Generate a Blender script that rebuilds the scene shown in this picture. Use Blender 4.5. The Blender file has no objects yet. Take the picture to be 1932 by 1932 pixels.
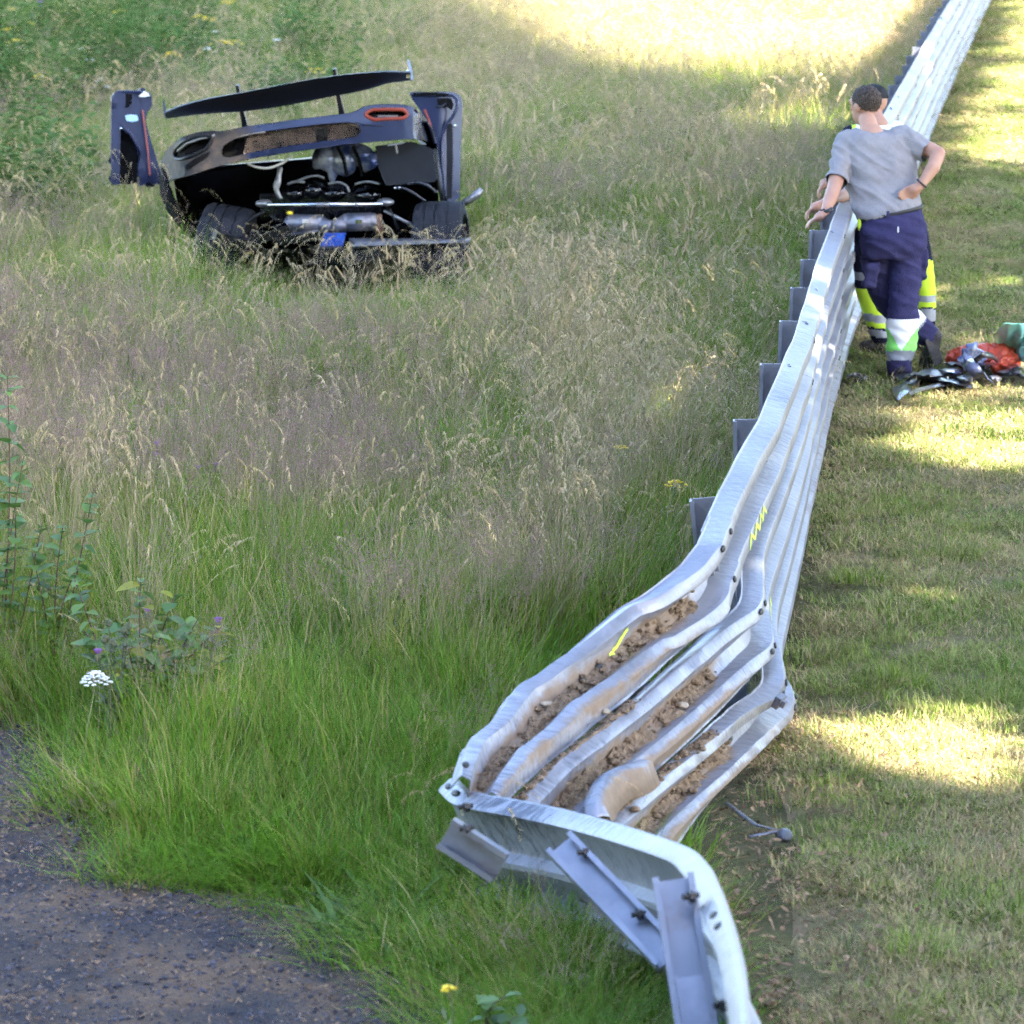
import bpy, bmesh, math, random
import numpy as np
from mathutils import Vector, Matrix, noise
from mathutils.geometry import delaunay_2d_cdt

random.seed(7); rng = np.random.default_rng(11)
scene = bpy.context.scene
COL = scene.collection

# ------------------------------------------------------------------ camera
FPX = 6860.0; HALF = 966.0; CAMH = 3.4
PITCH = math.atan(1350.0 / FPX)
cam_d = bpy.data.cameras.new('camera'); cam = bpy.data.objects.new('camera', cam_d); COL.objects.link(cam)
cam.location = (0, 0, CAMH); cam.rotation_euler = (math.pi / 2 - PITCH, 0, 0)
cam_d.sensor_width = 36.0; cam_d.lens = 36.0 * FPX / 1932.0
cam_d.clip_start = 0.5; cam_d.clip_end = 3000
cam_d.dof.use_dof = True; cam_d.dof.focus_distance = 16.0; cam_d.dof.aperture_fstop = 5.6
scene.camera = cam

# ------------------------------------------------------------------ sky, sun, exposure
SUN_EL = math.radians(41); SUN_H = Vector((-0.80, 0.60, 0))            # horizontal travel direction of the light
LDIR = Vector((SUN_H.x * math.cos(SUN_EL), SUN_H.y * math.cos(SUN_EL), -math.sin(SUN_EL)))
world = bpy.data.worlds.new('World'); scene.world = world; world.use_nodes = True
wn = world.node_tree.nodes; wl = world.node_tree.links
bg = wn['Background']; sky = wn.new('ShaderNodeTexSky'); sky.sky_type = 'NISHITA'; sky.sun_disc = False
sky.sun_elevation = SUN_EL; sky.sun_rotation = math.atan2(-SUN_H.x, -SUN_H.y)
sky.altitude = 300; sky.air_density = 1.0; sky.dust_density = 1.2
wl.new(sky.outputs[0], bg.inputs[0]); bg.inputs[1].default_value = 0.105
sun_d = bpy.data.lights.new('sun', 'SUN'); sun_d.energy = 5.0; sun_d.angle = math.radians(0.53); sun_d.color = (1.0, 0.93, 0.80)
sun = bpy.data.objects.new('sun', sun_d); COL.objects.link(sun)
sun.rotation_euler = LDIR.to_track_quat('-Z', 'Y').to_euler(); sun.location = (20, -10, 30)
vs = scene.view_settings; vs.view_transform = 'Standard'; vs.look = 'None'; vs.gamma = 1.0; vs.use_curve_mapping = False
vs.exposure = 3.5
scene.cycles.use_denoising = True; scene.cycles.denoising_prefilter = 'NONE'
scene.cycles.use_adaptive_sampling = True; scene.cycles.adaptive_threshold = 0.03; scene.cycles.adaptive_min_samples = 12
scene.cycles.max_bounces = 5; scene.cycles.diffuse_bounces = 2; scene.cycles.glossy_bounces = 2; scene.cycles.transmission_bounces = 3; scene.cycles.transparent_max_bounces = 6

# ------------------------------------------------------------------ geometry of the view
FWD = Vector((0, math.cos(PITCH), -math.sin(PITCH))); UPV = Vector((0, math.sin(PITCH), math.cos(PITCH)))
CAMP = Vector((0, 0, CAMH))
def ray(u, v): return FWD + Vector(((u - HALF) / FPX, 0, 0)) + UPV * ((HALF - v) / FPX)
def G(u, v, z=0.0):
    d = ray(u, v); t = (z - CAMH) / d.z; return CAMP + d * t
def W(u, v, depth): return CAMP + ray(u, v) * depth
def depth_of(p): return (Vector(p) - CAMP).dot(FWD)
def proj(x, y, z):                                                   # numpy: world to picture units
    dx, dy, dz = x, y, z - CAMH
    zc = dy * FWD.y + dz * FWD.z
    yc = dy * UPV.y + dz * UPV.z
    zc = np.maximum(zc, 0.3)
    return HALF + FPX * dx / zc, HALF - FPX * yc / zc, zc
def in_poly(px, py, poly):
    px = np.asarray(px, float); py = np.asarray(py, float); inside = np.zeros(px.shape, bool)
    n = len(poly)
    for i in range(n):
        x1, y1 = poly[i]; x2, y2 = poly[(i + 1) % n]
        c = ((y1 > py) != (y2 > py)) & (px < (x2 - x1) * (py - y1) / (y2 - y1 + 1e-12) + x1)
        inside ^= c
    return inside
def vnoise(x, y, s, seed=0):                                          # smooth value noise, numpy
    x = np.asarray(x) / s + seed * 17.3; y = np.asarray(y) / s - seed * 9.1
    xi = np.floor(x); yi = np.floor(y); fx = x - xi; fy = y - yi
    fx = fx * fx * (3 - 2 * fx); fy = fy * fy * (3 - 2 * fy)
    def h(a, b):
        t = np.sin(a * 127.1 + b * 311.7 + seed * 74.7) * 43758.5453
        return t - np.floor(t)
    return (h(xi, yi) * (1 - fx) + h(xi + 1, yi) * fx) * (1 - fy) + (h(xi, yi + 1) * (1 - fx) + h(xi + 1, yi + 1) * fx) * fy

# ------------------------------------------------------------------ materials
def nmat(name):
    m = bpy.data.materials.new(name); m.use_nodes = True
    nt = m.node_tree; return m, nt, nt.nodes['Principled BSDF']
def pm(name, c1, c2=None, scale=8.0, rough=0.6, metal=0.0, bump=0.0, bscale=40.0, spec=0.5, detail=6.0, coat=0.0, stretch=None, lo=0.35, hi=0.65, coord='Object', c3=None):
    m, nt, b = nmat(name); n = nt.nodes; l = nt.links
    b.inputs['Roughness'].default_value = rough; b.inputs['Metallic'].default_value = metal
    b.inputs['Specular IOR Level'].default_value = spec
    if coat: b.inputs['Coat Weight'].default_value = coat; b.inputs['Coat Roughness'].default_value = 0.08
    tc = n.new('ShaderNodeTexCoord'); src = tc.outputs[coord]
    if stretch:
        mp = n.new('ShaderNodeMapping'); mp.inputs['Scale'].default_value = stretch; l.new(src, mp.inputs[0]); src = mp.outputs[0]
    if c2 is None:
        c2 = tuple(x * 0.8 for x in c1)
    no = n.new('ShaderNodeTexNoise'); no.inputs['Scale'].default_value = scale; no.inputs['Detail'].default_value = detail; no.inputs['Roughness'].default_value = 0.65
    l.new(src, no.inputs['Vector'])
    cr = n.new('ShaderNodeValToRGB'); cr.color_ramp.elements[0].position = lo; cr.color_ramp.elements[1].position = hi
    cr.color_ramp.elements[0].color = (*c1, 1); cr.color_ramp.elements[1].color = (*c2, 1)
    if c3:
        e = cr.color_ramp.elements.new((lo + hi) / 2); e.color = (*c3, 1)
    l.new(no.outputs[0], cr.inputs[0]); l.new(cr.outputs[0], b.inputs['Base Color'])
    if bump:
        nb = n.new('ShaderNodeTexNoise'); nb.inputs['Scale'].default_value = bscale; nb.inputs['Detail'].default_value = 5
        l.new(src, nb.inputs['Vector'])
        bp = n.new('ShaderNodeBump'); bp.inputs['Strength'].default_value = bump; bp.inputs['Distance'].default_value = 0.02
        l.new(nb.outputs[0], bp.inputs['Height']); l.new(bp.outputs[0], b.inputs['Normal'])
    return m
def leafmat(name, ca, cb, trans=0.35, rough=0.4, gloss=0.02):
    """blade / leaf: colour varies per instance, light passes through"""
    m, nt, b = nmat(name); n = nt.nodes; l = nt.links
    oi = n.new('ShaderNodeObjectInfo'); mx = n.new('ShaderNodeMix'); mx.data_type = 'RGBA'
    l.new(oi.outputs['Random'], mx.inputs[0]); mx.inputs[6].default_value = (*ca, 1); mx.inputs[7].default_value = (*cb, 1)
    at = n.new('ShaderNodeAttribute'); at.attribute_name = 'shade'
    m2 = n.new('ShaderNodeMix'); m2.data_type = 'RGBA'; m2.blend_type = 'MULTIPLY'; m2.inputs[0].default_value = 1.0
    l.new(mx.outputs[2], m2.inputs[6]); l.new(at.outputs['Color'], m2.inputs[7])
    n.remove(b); b = n.new('ShaderNodeBsdfDiffuse'); l.new(m2.outputs[2], b.inputs['Color'])
    tr = n.new('ShaderNodeBsdfTranslucent'); ms = n.new('ShaderNodeMixShader'); ms.inputs[0].default_value = trans
    l.new(m2.outputs[2], tr.inputs['Color'])
    out = n['Material Output']; l.new(b.outputs[0], ms.inputs[1]); l.new(tr.outputs[0], ms.inputs[2])
    gl = n.new('ShaderNodeBsdfGlossy'); gl.inputs['Roughness'].default_value = rough; gl.inputs['Color'].default_value = (1, 1, 1, 1)
    m3 = n.new('ShaderNodeMixShader'); m3.inputs[0].default_value = gloss; l.new(ms.outputs[0], m3.inputs[1]); l.new(gl.outputs[0], m3.inputs[2]); l.new(m3.outputs[0], out.inputs[0])
    return m

M = {}
def rail_material():
    m, nt, b = nmat('galvanised_rail'); n = nt.nodes; l = nt.links
    tc = n.new('ShaderNodeTexCoord')
    mp = n.new('ShaderNodeMapping'); mp.inputs['Scale'].default_value = (3, 3, 22); mp.inputs['Rotation'].default_value = (0.2, 0.1, 0); l.new(tc.outputs['Object'], mp.inputs[0])
    n1 = n.new('ShaderNodeTexNoise'); n1.inputs['Scale'].default_value = 1.6; n1.inputs['Detail'].default_value = 8; n1.inputs['Roughness'].default_value = 0.7; l.new(tc.outputs['Object'], n1.inputs['Vector'])
    c1 = n.new('ShaderNodeValToRGB'); c1.color_ramp.elements[0].color = (0.21, 0.213, 0.25, 1); c1.color_ramp.elements[1].color = (0.315, 0.32, 0.365, 1)
    c1.color_ramp.elements[0].position = 0.32; c1.color_ramp.elements[1].position = 0.68; l.new(n1.outputs[0], c1.inputs[0])
    # short dark scratches across the beams
    mp2 = n.new('ShaderNodeMapping'); mp2.inputs['Scale'].default_value = (6, 42, 8); l.new(tc.outputs['Object'], mp2.inputs[0])
    n2 = n.new('ShaderNodeTexNoise'); n2.inputs['Scale'].default_value = 1.5; n2.inputs['Detail'].default_value = 6; n2.inputs['Roughness'].default_value = 0.75; l.new(mp2.outputs[0], n2.inputs['Vector'])
    n3 = n.new('ShaderNodeTexNoise'); n3.inputs['Scale'].default_value = 1.1; l.new(tc.outputs['Object'], n3.inputs['Vector'])
    mul = n.new('ShaderNodeMath'); mul.operation = 'MULTIPLY'; l.new(n2.outputs[0], mul.inputs[0]); l.new(n3.outputs[0], mul.inputs[1])
    c2 = n.new('ShaderNodeValToRGB'); c2.color_ramp.elements[0].position = 0.30; c2.color_ramp.elements[1].position = 0.40
    c2.color_ramp.elements[0].color = (0, 0, 0, 1); c2.color_ramp.elements[1].color = (1, 1, 1, 1); l.new(mul.outputs[0], c2.inputs[0])
    mx = n.new('ShaderNodeMix'); mx.data_type = 'RGBA'; l.new(c2.outputs[0], mx.inputs[0]); l.new(c1.outputs[0], mx.inputs[6]); mx.inputs[7].default_value = (0.105, 0.11, 0.14, 1)
    # dried mud: vertex attribute says where it was thrown, noise breaks its edge
    at = n.new('ShaderNodeAttribute'); at.attribute_name = 'mud'
    n4 = n.new('ShaderNodeTexNoise'); n4.inputs['Scale'].default_value = 9; n4.inputs['Detail'].default_value = 9; n4.inputs['Roughness'].default_value = 0.72; l.new(tc.outputs['Object'], n4.inputs['Vector'])
    ad = n.new('ShaderNodeMath'); ad.operation = 'ADD'; l.new(at.outputs['Fac'], ad.inputs[0]); l.new(n4.outputs[0], ad.inputs[1])
    c4 = n.new('ShaderNodeValToRGB'); c4.color_ramp.elements[0].position = 0.78; c4.color_ramp.elements[1].position = 1.02; l.new(ad.outputs[0], c4.inputs[0])
    n5 = n.new('ShaderNodeTexNoise'); n5.inputs['Scale'].default_value = 25; n5.inputs['Detail'].default_value = 6; l.new(tc.outputs['Object'], n5.inputs['Vector'])
    c5 = n.new('ShaderNodeValToRGB'); c5.color_ramp.elements[0].color = (0.14, 0.096, 0.066, 1); c5.color_ramp.elements[1].color = (0.25, 0.185, 0.135, 1); l.new(n5.outputs[0], c5.inputs[0])
    mx2 = n.new('ShaderNodeMix'); mx2.data_type = 'RGBA'; l.new(c4.outputs[0], mx2.inputs[0]); l.new(mx.outputs[2], mx2.inputs[6]); l.new(c5.outputs[0], mx2.inputs[7])
    l.new(mx2.outputs[2], b.inputs['Base Color'])
    inv = n.new('ShaderNodeMath'); inv.operation = 'MULTIPLY_ADD'; inv.inputs[1].default_value = -0.45; inv.inputs[2].default_value = 0.45; l.new(c4.outputs[0], inv.inputs[0]); l.new(inv.outputs[0], b.inputs['Metallic'])
    ro = n.new('ShaderNodeMath'); ro.operation = 'MULTIPLY_ADD'; ro.inputs[1].default_value = 0.4; ro.inputs[2].default_value = 0.42; l.new(c4.outputs[0], ro.inputs[0]); l.new(ro.outputs[0], b.inputs['Roughness'])
    bp = n.new('ShaderNodeBump'); bp.inputs['Strength'].default_value = 0.35; bp.inputs['Distance'].default_value = 0.015
    l.new(n5.outputs[0], bp.inputs['Height']); l.new(bp.outputs[0], b.inputs['Normal'])
    return m
M['rail'] = rail_material()
M['post'] = pm('galvanised_post', (0.20, 0.21, 0.26), (0.29, 0.30, 0.36), 6, 0.38, 0.55, 0.04, 160)
M['post_rusty'] = pm('stained_post', (0.20, 0.21, 0.255), (0.15, 0.11, 0.09), 5, 0.42, 0.5, 0.04, 160, lo=0.5, hi=0.75)
M['bolt'] = pm('dark_bolt', (0.03, 0.03, 0.035), (0.06, 0.055, 0.05), 30, 0.5, 0.6)
M['spray'] = pm('spray_paint', (0.62, 0.85, 0.03), (0.70, 0.90, 0.15), 60, 0.6, lo=0.3, hi=0.7)
M['dirt'] = pm('loose_dirt', (0.13, 0.088, 0.058), (0.26, 0.19, 0.13), 45, 0.95, 0, 1.0, 60, spec=0.1)
M['soil'] = pm('meadow_soil', (0.06, 0.055, 0.028), (0.11, 0.10, 0.045), 3, 0.95, 0, 0.8, 30, spec=0.1)
M['verge'] = pm('verge_soil', (0.10, 0.10, 0.04), (0.20, 0.155, 0.095), 2.2, 0.95, 0, 0.8, 60, spec=0.1, c3=(0.14, 0.125, 0.06))
M['gravel'] = pm('gravel_bed', (0.045, 0.043, 0.050), (0.15, 0.105, 0.075), 2.4, 0.95, 0, 1.0, 70, spec=0.15, c3=(0.085, 0.070, 0.062), lo=0.36, hi=0.60)
M['asphalt'] = pm('asphalt', (0.045, 0.045, 0.047), (0.06, 0.06, 0.06), 30, 0.9, 0, 0.4, 300)

# ------------------------------------------------------------------ mesh helpers
class MB:
    def __init__(s): s.v = []; s.f = []; s.mi = []; s.attr = []
    def add(s, verts, faces, mi=0, attr=0.0):
        o = len(s.v); s.v += [tuple(p) for p in verts]; s.f += [tuple(i + o for i in f) for f in faces]; s.mi += [mi] * len(faces)
        s.attr += (list(attr) if hasattr(attr, '__len__') else [attr] * len(verts))
    def box(s, c, ax, ay, az, mi=0):
        c = Vector(c); ax, ay, az = Vector(ax), Vector(ay), Vector(az)
        vs_ = [c + ax * i + ay * j + az * k for k in (-1, 1) for j in (-1, 1) for i in (-1, 1)]
        s.add(vs_, [(0, 2, 3, 1), (4, 5, 7, 6), (0, 1, 5, 4), (2, 6, 7, 3), (0, 4, 6, 2), (1, 3, 7, 5)], mi)
    def tube(s, pts, r, seg=8, mi=0, cap=True, flat=1.0):
        pts = [Vector(p) for p in pts]; n = len(pts)
        rr = r if hasattr(r, '__len__') else [r] * n
        base = []; prev = None
        for i in range(n):
            t = (pts[min(i + 1, n - 1)] - pts[max(i - 1, 0)]); t = t.normalized() if t.length > 1e-9 else Vector((0, 0, 1))
            if prev is None:
                a = Vector((0, 0, 1)) if abs(t.z) < 0.9 else Vector((1, 0, 0)); prev = t.cross(a).normalized()
            prev = (prev - t * prev.dot(t)).normalized(); bb = t.cross(prev)
            base.append([pts[i] + (prev * math.cos(2 * math.pi * k / seg) + bb * flat * math.sin(2 * math.pi * k / seg)) * rr[i] for k in range(seg)])
        vs_ = [p for ring in base for p in ring]
        fs = [(i * seg + k, i * seg + (k + 1) % seg, (i + 1) * seg + (k + 1) % seg, (i + 1) * seg + k) for i in range(n - 1) for k in range(seg)]
        if cap: fs += [tuple(range(seg))[::-1], tuple((n - 1) * seg + k for k in range(seg))]
        s.add(vs_, fs, mi)
    def ball(s, c, r, ax=None, seg=12, rings=8, mi=0):
        c = Vector(c); rx, ry, rz = r if hasattr(r, '__len__') else (r, r, r)
        X, Y, Z = ax if ax else (Vector((1, 0, 0)), Vector((0, 1, 0)), Vector((0, 0, 1)))
        vs_ = [c + Z * rz]
        for i in range(1, rings):
            th = math.pi * i / rings
            for k in range(seg):
                ph = 2 * math.pi * k / seg
                vs_.append(c + X * (rx * math.sin(th) * math.cos(ph)) + Y * (ry * math.sin(th) * math.sin(ph)) + Z * (rz * math.cos(th)))
        vs_.append(c - Z * rz)
        fs = [(0, 1 + k, 1 + (k + 1) % seg) for k in range(seg)]
        for i in range(rings - 2):
            for k in range(seg):
                a = 1 + i * seg + k; b_ = 1 + i * seg + (k + 1) % seg
                fs.append((a, a + seg, b_ + seg, b_))
        e = len(vs_) - 1
        fs += [(e, 1 + (rings - 2) * seg + (k + 1) % seg, 1 + (rings - 2) * seg + k) for k in range(seg)]
        s.add(vs_, fs, mi)
    def capsules(s, pts, rr, seg=12, mi=0):
        s.tube(pts, rr, seg, mi)
        for p, r in zip(pts, rr): s.ball(p, r, None, seg, 8, mi)
    def loft(s, rings, mi=0, closed=True, cap=True):
        k = len(rings[0]); vs_ = [p for r in rings for p in r]; n = len(rings)
        rng_ = range(k) if closed else range(k - 1)
        fs = [(i * k + j, i * k + (j + 1) % k, (i + 1) * k + (j + 1) % k, (i + 1) * k + j) for i in range(n - 1) for j in rng_]
        if cap and closed: fs += [tuple(range(k))[::-1], tuple((n - 1) * k + j for j in range(k))]
        s.add(vs_, fs, mi)
    def mesh(s, name, mats, smooth=False, attr=None):
        me = bpy.data.meshes.new(name); me.from_pydata([tuple(p) for p in s.v], [], s.f); me.update()
        for m in (mats if isinstance(mats, (list, tuple)) else [mats]): me.materials.append(m)
        me.polygons.foreach_set('material_index', s.mi)
        if smooth: me.polygons.foreach_set('use_smooth', [True] * len(me.polygons))
        if attr:
            a = me.attributes.new(attr, 'FLOAT', 'POINT'); a.data.foreach_set('value', np.array(s.attr, dtype=np.float32))
        return me
    def build(s, name, mats, parent=None, smooth=False, attr=None, solid=0.0, sharp=None):
        ob = bpy.data.objects.new(name, s.mesh(name, mats, smooth, attr)); link(ob, parent)
        if solid:
            md = ob.modifiers.new('thickness', 'SOLIDIFY'); md.thickness = solid; md.offset = 0
        if smooth and sharp:
            md = ob.modifiers.new('edges', 'EDGE_SPLIT'); md.split_angle = math.radians(sharp)
        return ob
ROOT = {}
def link(ob, parent=None):
    COL.objects.link(ob)
    if parent is not None:
        ob.parent = parent
        ob.matrix_parent_inverse = Matrix.Translation(-ROOT[parent.name]) if parent.name in ROOT else Matrix.Identity(4)
def thing(name, label, cat, loc, group=None):
    o = bpy.data.objects.new(name, None); COL.objects.link(o); o.location = loc; ROOT[o.name] = Vector(loc)
    o['label'] = label; o['category'] = cat; o.empty_display_size = 0.1
    if group: o['group'] = group
    return o
def tag(o, label, cat, group=None):
    o['label'] = label; o['category'] = cat
    if group: o['group'] = group
    return o
def struct(o): o['kind'] = 'structure'; return o
def stuff(o): o['kind'] = 'stuff'; return o
def catmull(P, n):
    P = [Vector(p) for p in P]
    out = []
    for i in range(len(P) - 1):
        p0 = P[max(i - 1, 0)]; p1 = P[i]; p2 = P[i + 1]; p3 = P[min(i + 2, len(P) - 1)]
        for k in range(n):
            t = k / n
            out.append(0.5 * ((2 * p1) + (p2 - p0) * t + (2 * p0 - 5 * p1 + 4 * p2 - p3) * t * t + (3 * p1 - p0 - 3 * p2 + p3) * t ** 3))
    out.append(P[-1]); return out
def resample(P, n):
    P = [Vector(p) for p in P]; d = [0.0]
    for a, b in zip(P, P[1:]): d.append(d[-1] + (b - a).length)
    out = []; j = 0
    for k in range(n):
        t = d[-1] * k / (n - 1)
        while j < len(P) - 2 and d[j + 1] < t: j += 1
        f = (t - d[j]) / max(d[j + 1] - d[j], 1e-9); out.append(P[j].lerp(P[j + 1], min(max(f, 0), 1)))
    return out
def remeshed(mb, voxel, smooth_it=4, name='tmp'):
    me = mb.mesh(name, []); ob = bpy.data.objects.new(name, me); COL.objects.link(ob)
    md = ob.modifiers.new('r', 'REMESH'); md.mode = 'VOXEL'; md.voxel_size = voxel
    ms = ob.modifiers.new('s', 'SMOOTH'); ms.iterations = smooth_it; ms.factor = 0.5
    dg = bpy.context.evaluated_depsgraph_get(); dg.update()
    out = bpy.data.meshes.new_from_object(ob.evaluated_get(dg))
    bpy.data.objects.remove(ob); bpy.data.meshes.remove(me)
    out.polygons.foreach_set('use_smooth', [True] * len(out.polygons))
    return out
def mesh_obj(name, me, mats, parent=None):
    mi = np.zeros(len(me.polygons), np.int32); me.polygons.foreach_get('material_index', mi); me.name = name; me.materials.clear()
    for m in mats: me.materials.append(m)
    me.polygons.foreach_set('material_index', mi)
    ob = bpy.data.objects.new(name, me); link(ob, parent); return ob

# ================================================================== the setting: ground sheets
def za(X, Y): return (824.1 + .3709 * X, 967.4 + .3709 * Y)        # the crushed end, measured from a close view
def zb(X, Y): return (788.3 + .3709 * X, 1397.4 + .3709 * Y)       # the folded near end
def zp(X, Y): return (1469 + .3709 * X, 71.7 + .3709 * Y)          # the two people
def zq(X, Y): return (172 + .3857 * X, 100.3 + .3857 * Y)          # the wreck

# foot line of the barrier, far to near
BASE_UV = [(1950, -190), (1905, -80), (1870, 0), (1842, 65), (1812, 130), (1780, 200), (1752, 268), (1722, 345), (1690, 425), (1655, 510), (1622, 591), (1604, 644), (1575, 757), (1545, 852), (1530, 914), (1515, 1000), (1508, 1080), (1503, 1150), (1499, 1240), (1484, 1335), (1462, 1385), (1432, 1435)]
BASE = [G(u, v, 0.03) - Vector((.07, 0, 0)) for u, v in BASE_UV]
BASE_S = resample(catmull(BASE, 10), 240)
for _ in range(60): BASE_S = [BASE_S[0]] + [(a + b * 2 + c) / 4 for a, b, c in zip(BASE_S, BASE_S[1:], BASE_S[2:])] + [BASE_S[-1]]
bx_ = np.array([p.x for p in BASE_S]); by_ = np.array([p.y for p in BASE_S]); o_ = np.argsort(by_)
BXs, BYs = bx_[o_], by_[o_]
def base_x(y): return np.interp(y, BYs, BXs)                       # world x of the foot line at world y
def ground_h(x, y):
    """gentle unevenness; a low bank rises far behind the wreck"""
    x = np.asarray(x, float); y = np.asarray(y, float)
    h = 0.05 * (vnoise(x, y, 2.6, 3) - 0.5) + 0.025 * (vnoise(x, y, 0.7, 5) - 0.5)
    left = np.clip((base_x(y) - 0.7 - x) / 1.5, 0, 1)
    return h * left * 1.6 - 0.012
def grid_sheet(name, xs, ys, mat, zfun, keep=None):
    X, Y = np.meshgrid(xs, ys); Z = zfun(X, Y); nx, ny = len(xs), len(ys)
    V = np.stack([X.ravel(), Y.ravel(), Z.ravel()], 1)
    F = [(j * nx + i, j * nx + i + 1, (j + 1) * nx + i + 1, (j + 1) * nx + i) for j in range(ny - 1) for i in range(nx - 1)]
    if keep is not None:
        k = keep(X.ravel(), Y.ravel()); F = [f for f in F if k[f[0]] and k[f[1]] and k[f[2]] and k[f[3]]]
    me = bpy.data.meshes.new(name); me.from_pydata(V.tolist(), [], F); me.update(); me.materials.append(mat)
    me.polygons.foreach_set('use_smooth', [True] * len(F))
    ob = bpy.data.objects.new(name, me); COL.objects.link(ob); return struct(ob)
xs = np.unique(np.concatenate([np.array([-900, -400, -150, -70, -40, -25]), np.arange(-16, 12, 0.3), np.array([12, 20, 40, 90, 300, 900])]))
ys = np.unique(np.concatenate([np.array([-600, -200, -60, -20, 0]), np.arange(4, 75, 0.3), np.array([80, 100, 140, 220, 500, 1200])]))
grid_sheet('ground', xs, ys, M['soil'], ground_h)
# mown verge between barrier and track
vb = MB(); ysv = np.concatenate([np.arange(-10, 72, 0.5)])
NV = 14
def verge_right(y): return base_x(np.clip(y, 12, 70)) + 5.2
for y in ysv:
    xl = float(base_x(y)) - 0.12 if y > 12.8 else float(base_x(12.8)) - 0.12 - (12.8 - y) * 0.06
    xr = float(verge_right(y))
    vb.v += [(xl + (xr - xl) * k / (NV - 1), y, (0.026 + 0.03 * noise.noise((xl + k * .4, y, 2.0))) if k else -.08) for k in range(NV)]
vb.f = [(j * NV + i, j * NV + i + 1, (j + 1) * NV + i + 1, (j + 1) * NV + i) for j in range(len(ysv) - 1) for i in range(NV - 1)]
vb.mi = [0] * len(vb.f)
struct(vb.build('mown_verge', M['verge'], smooth=True))
tb = MB()
for y in np.arange(-40, 90, 2.0):
    x0 = float(verge_right(y)) - 0.05
    tb.v += [(x0, y, 0.055), (x0 + 7.5, y, 0.055)]
tb.f = [(2 * j, 2 * j + 1, 2 * j + 3, 2 * j + 2) for j in range(len(tb.v) // 2 - 1)]; tb.mi = [0] * len(tb.f)
struct(tb.build('race_track', M['asphalt']))
# gravel path, near left corner
PATH_UV = [(-700, 1330), (-60, 1360), (70, 1372), (115, 1450), (130, 1535), (170, 1610), (240, 1655), (340, 1680), (450, 1690), (560, 1705), (625, 1740), (680, 1800), (770, 1850), (820, 1900), (860, 1960), (930, 2200), (900, 2600), (-1200, 2600)]
PATH_W = [G(u, v) for u, v in PATH_UV]
PATH_XY = [(p.x, p.y) for p in PATH_W]
pxs = np.arange(-4.5, 1.0, 0.06); pys = np.arange(5.5, 14.5, 0.06)
def path_z(X, Y):
    return ground_h(X, Y) + 0.012 + 0.016 * (vnoise(X, Y, 0.28, 9) - 0.3) + 0.012 * (vnoise(X, Y, 0.09, 4) - .5)
grid_sheet('gravel_path', pxs, pys, M['gravel'], path_z, keep=lambda x, y: in_poly(x + 0.16 * (vnoise(x, y, .3, 2) - .5) + .08 * (vnoise(x, y, .08, 8) - .5), y + .3 * (vnoise(x, y, .35, 6) - .5), PATH_XY))

# ================================================================== guardrail
RAILS = [('A', 0.690, 1.0), ('B', 0.345, 0.655), ('C', 0.0, 0.31)]
HT = 1.0
PROF = [(0, 0.0), (.03, .003), (.09, .050), (.105, .057), (.12, .058), (.265, .058), (.28, .057), (.295, .050), (.385, .004), (.40, .0), (.60, .0), (.615, .004), (.705, .050), (.72, .057), (.735, .058), (.88, .058), (.895, .057), (.91, .050), (.97, .003), (1, 0.0)]
guard = thing('guardrail', 'long galvanised three-beam crash barrier, near end crushed flat over the meadow', 'guardrail', G(1500, 1240))
def beam(name, top, bot, mudfn=None, dent=None, hint=Vector((1, 0, 0.9)), off=0.0, depth=1.35, parent=guard):
    """W-profile beam between two edge curves of equal length; returns the object and a surface function"""
    n = len(top); mb = MB(); k = len(PROF); at = []
    rows = []
    for i in range(n):
        t = (top[min(i + 1, n - 1)] + bot[min(i + 1, n - 1)] - top[max(i - 1, 0)] - bot[max(i - 1, 0)]).normalized()
        w = bot[i] - top[i]; nn = t.cross(w).normalized()
        if nn.dot(hint) < 0: nn = -nn
        ww = w.length; sc = 1.0
        row = []
        for s, o in PROF:
            oo = o * (depth(i / (n - 1)) if callable(depth) else depth)
            p = top[i] + w * s + nn * (oo + off)
            if dent: p = p + dent(i / (n - 1), s, nn, w.normalized())
            row.append(p); at.append(mudfn(i / (n - 1), s) if mudfn else 0.0)
        rows.append(row)
    vs_ = [p for r in rows for p in r]
    fs = [(i * k + j, i * k + j + 1, (i + 1) * k + j + 1, (i + 1) * k + j) for i in range(n - 1) for j in range(k - 1)]
    mb.add(vs_, fs, 0, at)
    ob = mb.build(name, M['rail'], parent, smooth=True, attr='mud', solid=0.004, sharp=28)
    def surf(a, s, lift=0.004):
        fi = a * (n - 1); i = min(int(fi), n - 2); fr = fi - i
        fj = np.interp(s, [q[0] for q in PROF], range(k)); j = min(int(fj), k - 2); fs_ = fj - j
        P = lambda i_, j_: rows[i_][j_]
        p = (P(i, j) * (1 - fs_) + P(i, j + 1) * fs_) * (1 - fr) + (P(i + 1, j) * (1 - fs_) + P(i + 1, j + 1) * fs_) * fr
        du = P(i + 1, j) - P(i, j); dv = P(i, j + 1) - P(i, j); nn = du.cross(dv).normalized()
        if nn.dot(hint) < 0: nn = -nn
        return p + nn * lift, nn, du.normalized()
    return ob, surf
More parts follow.
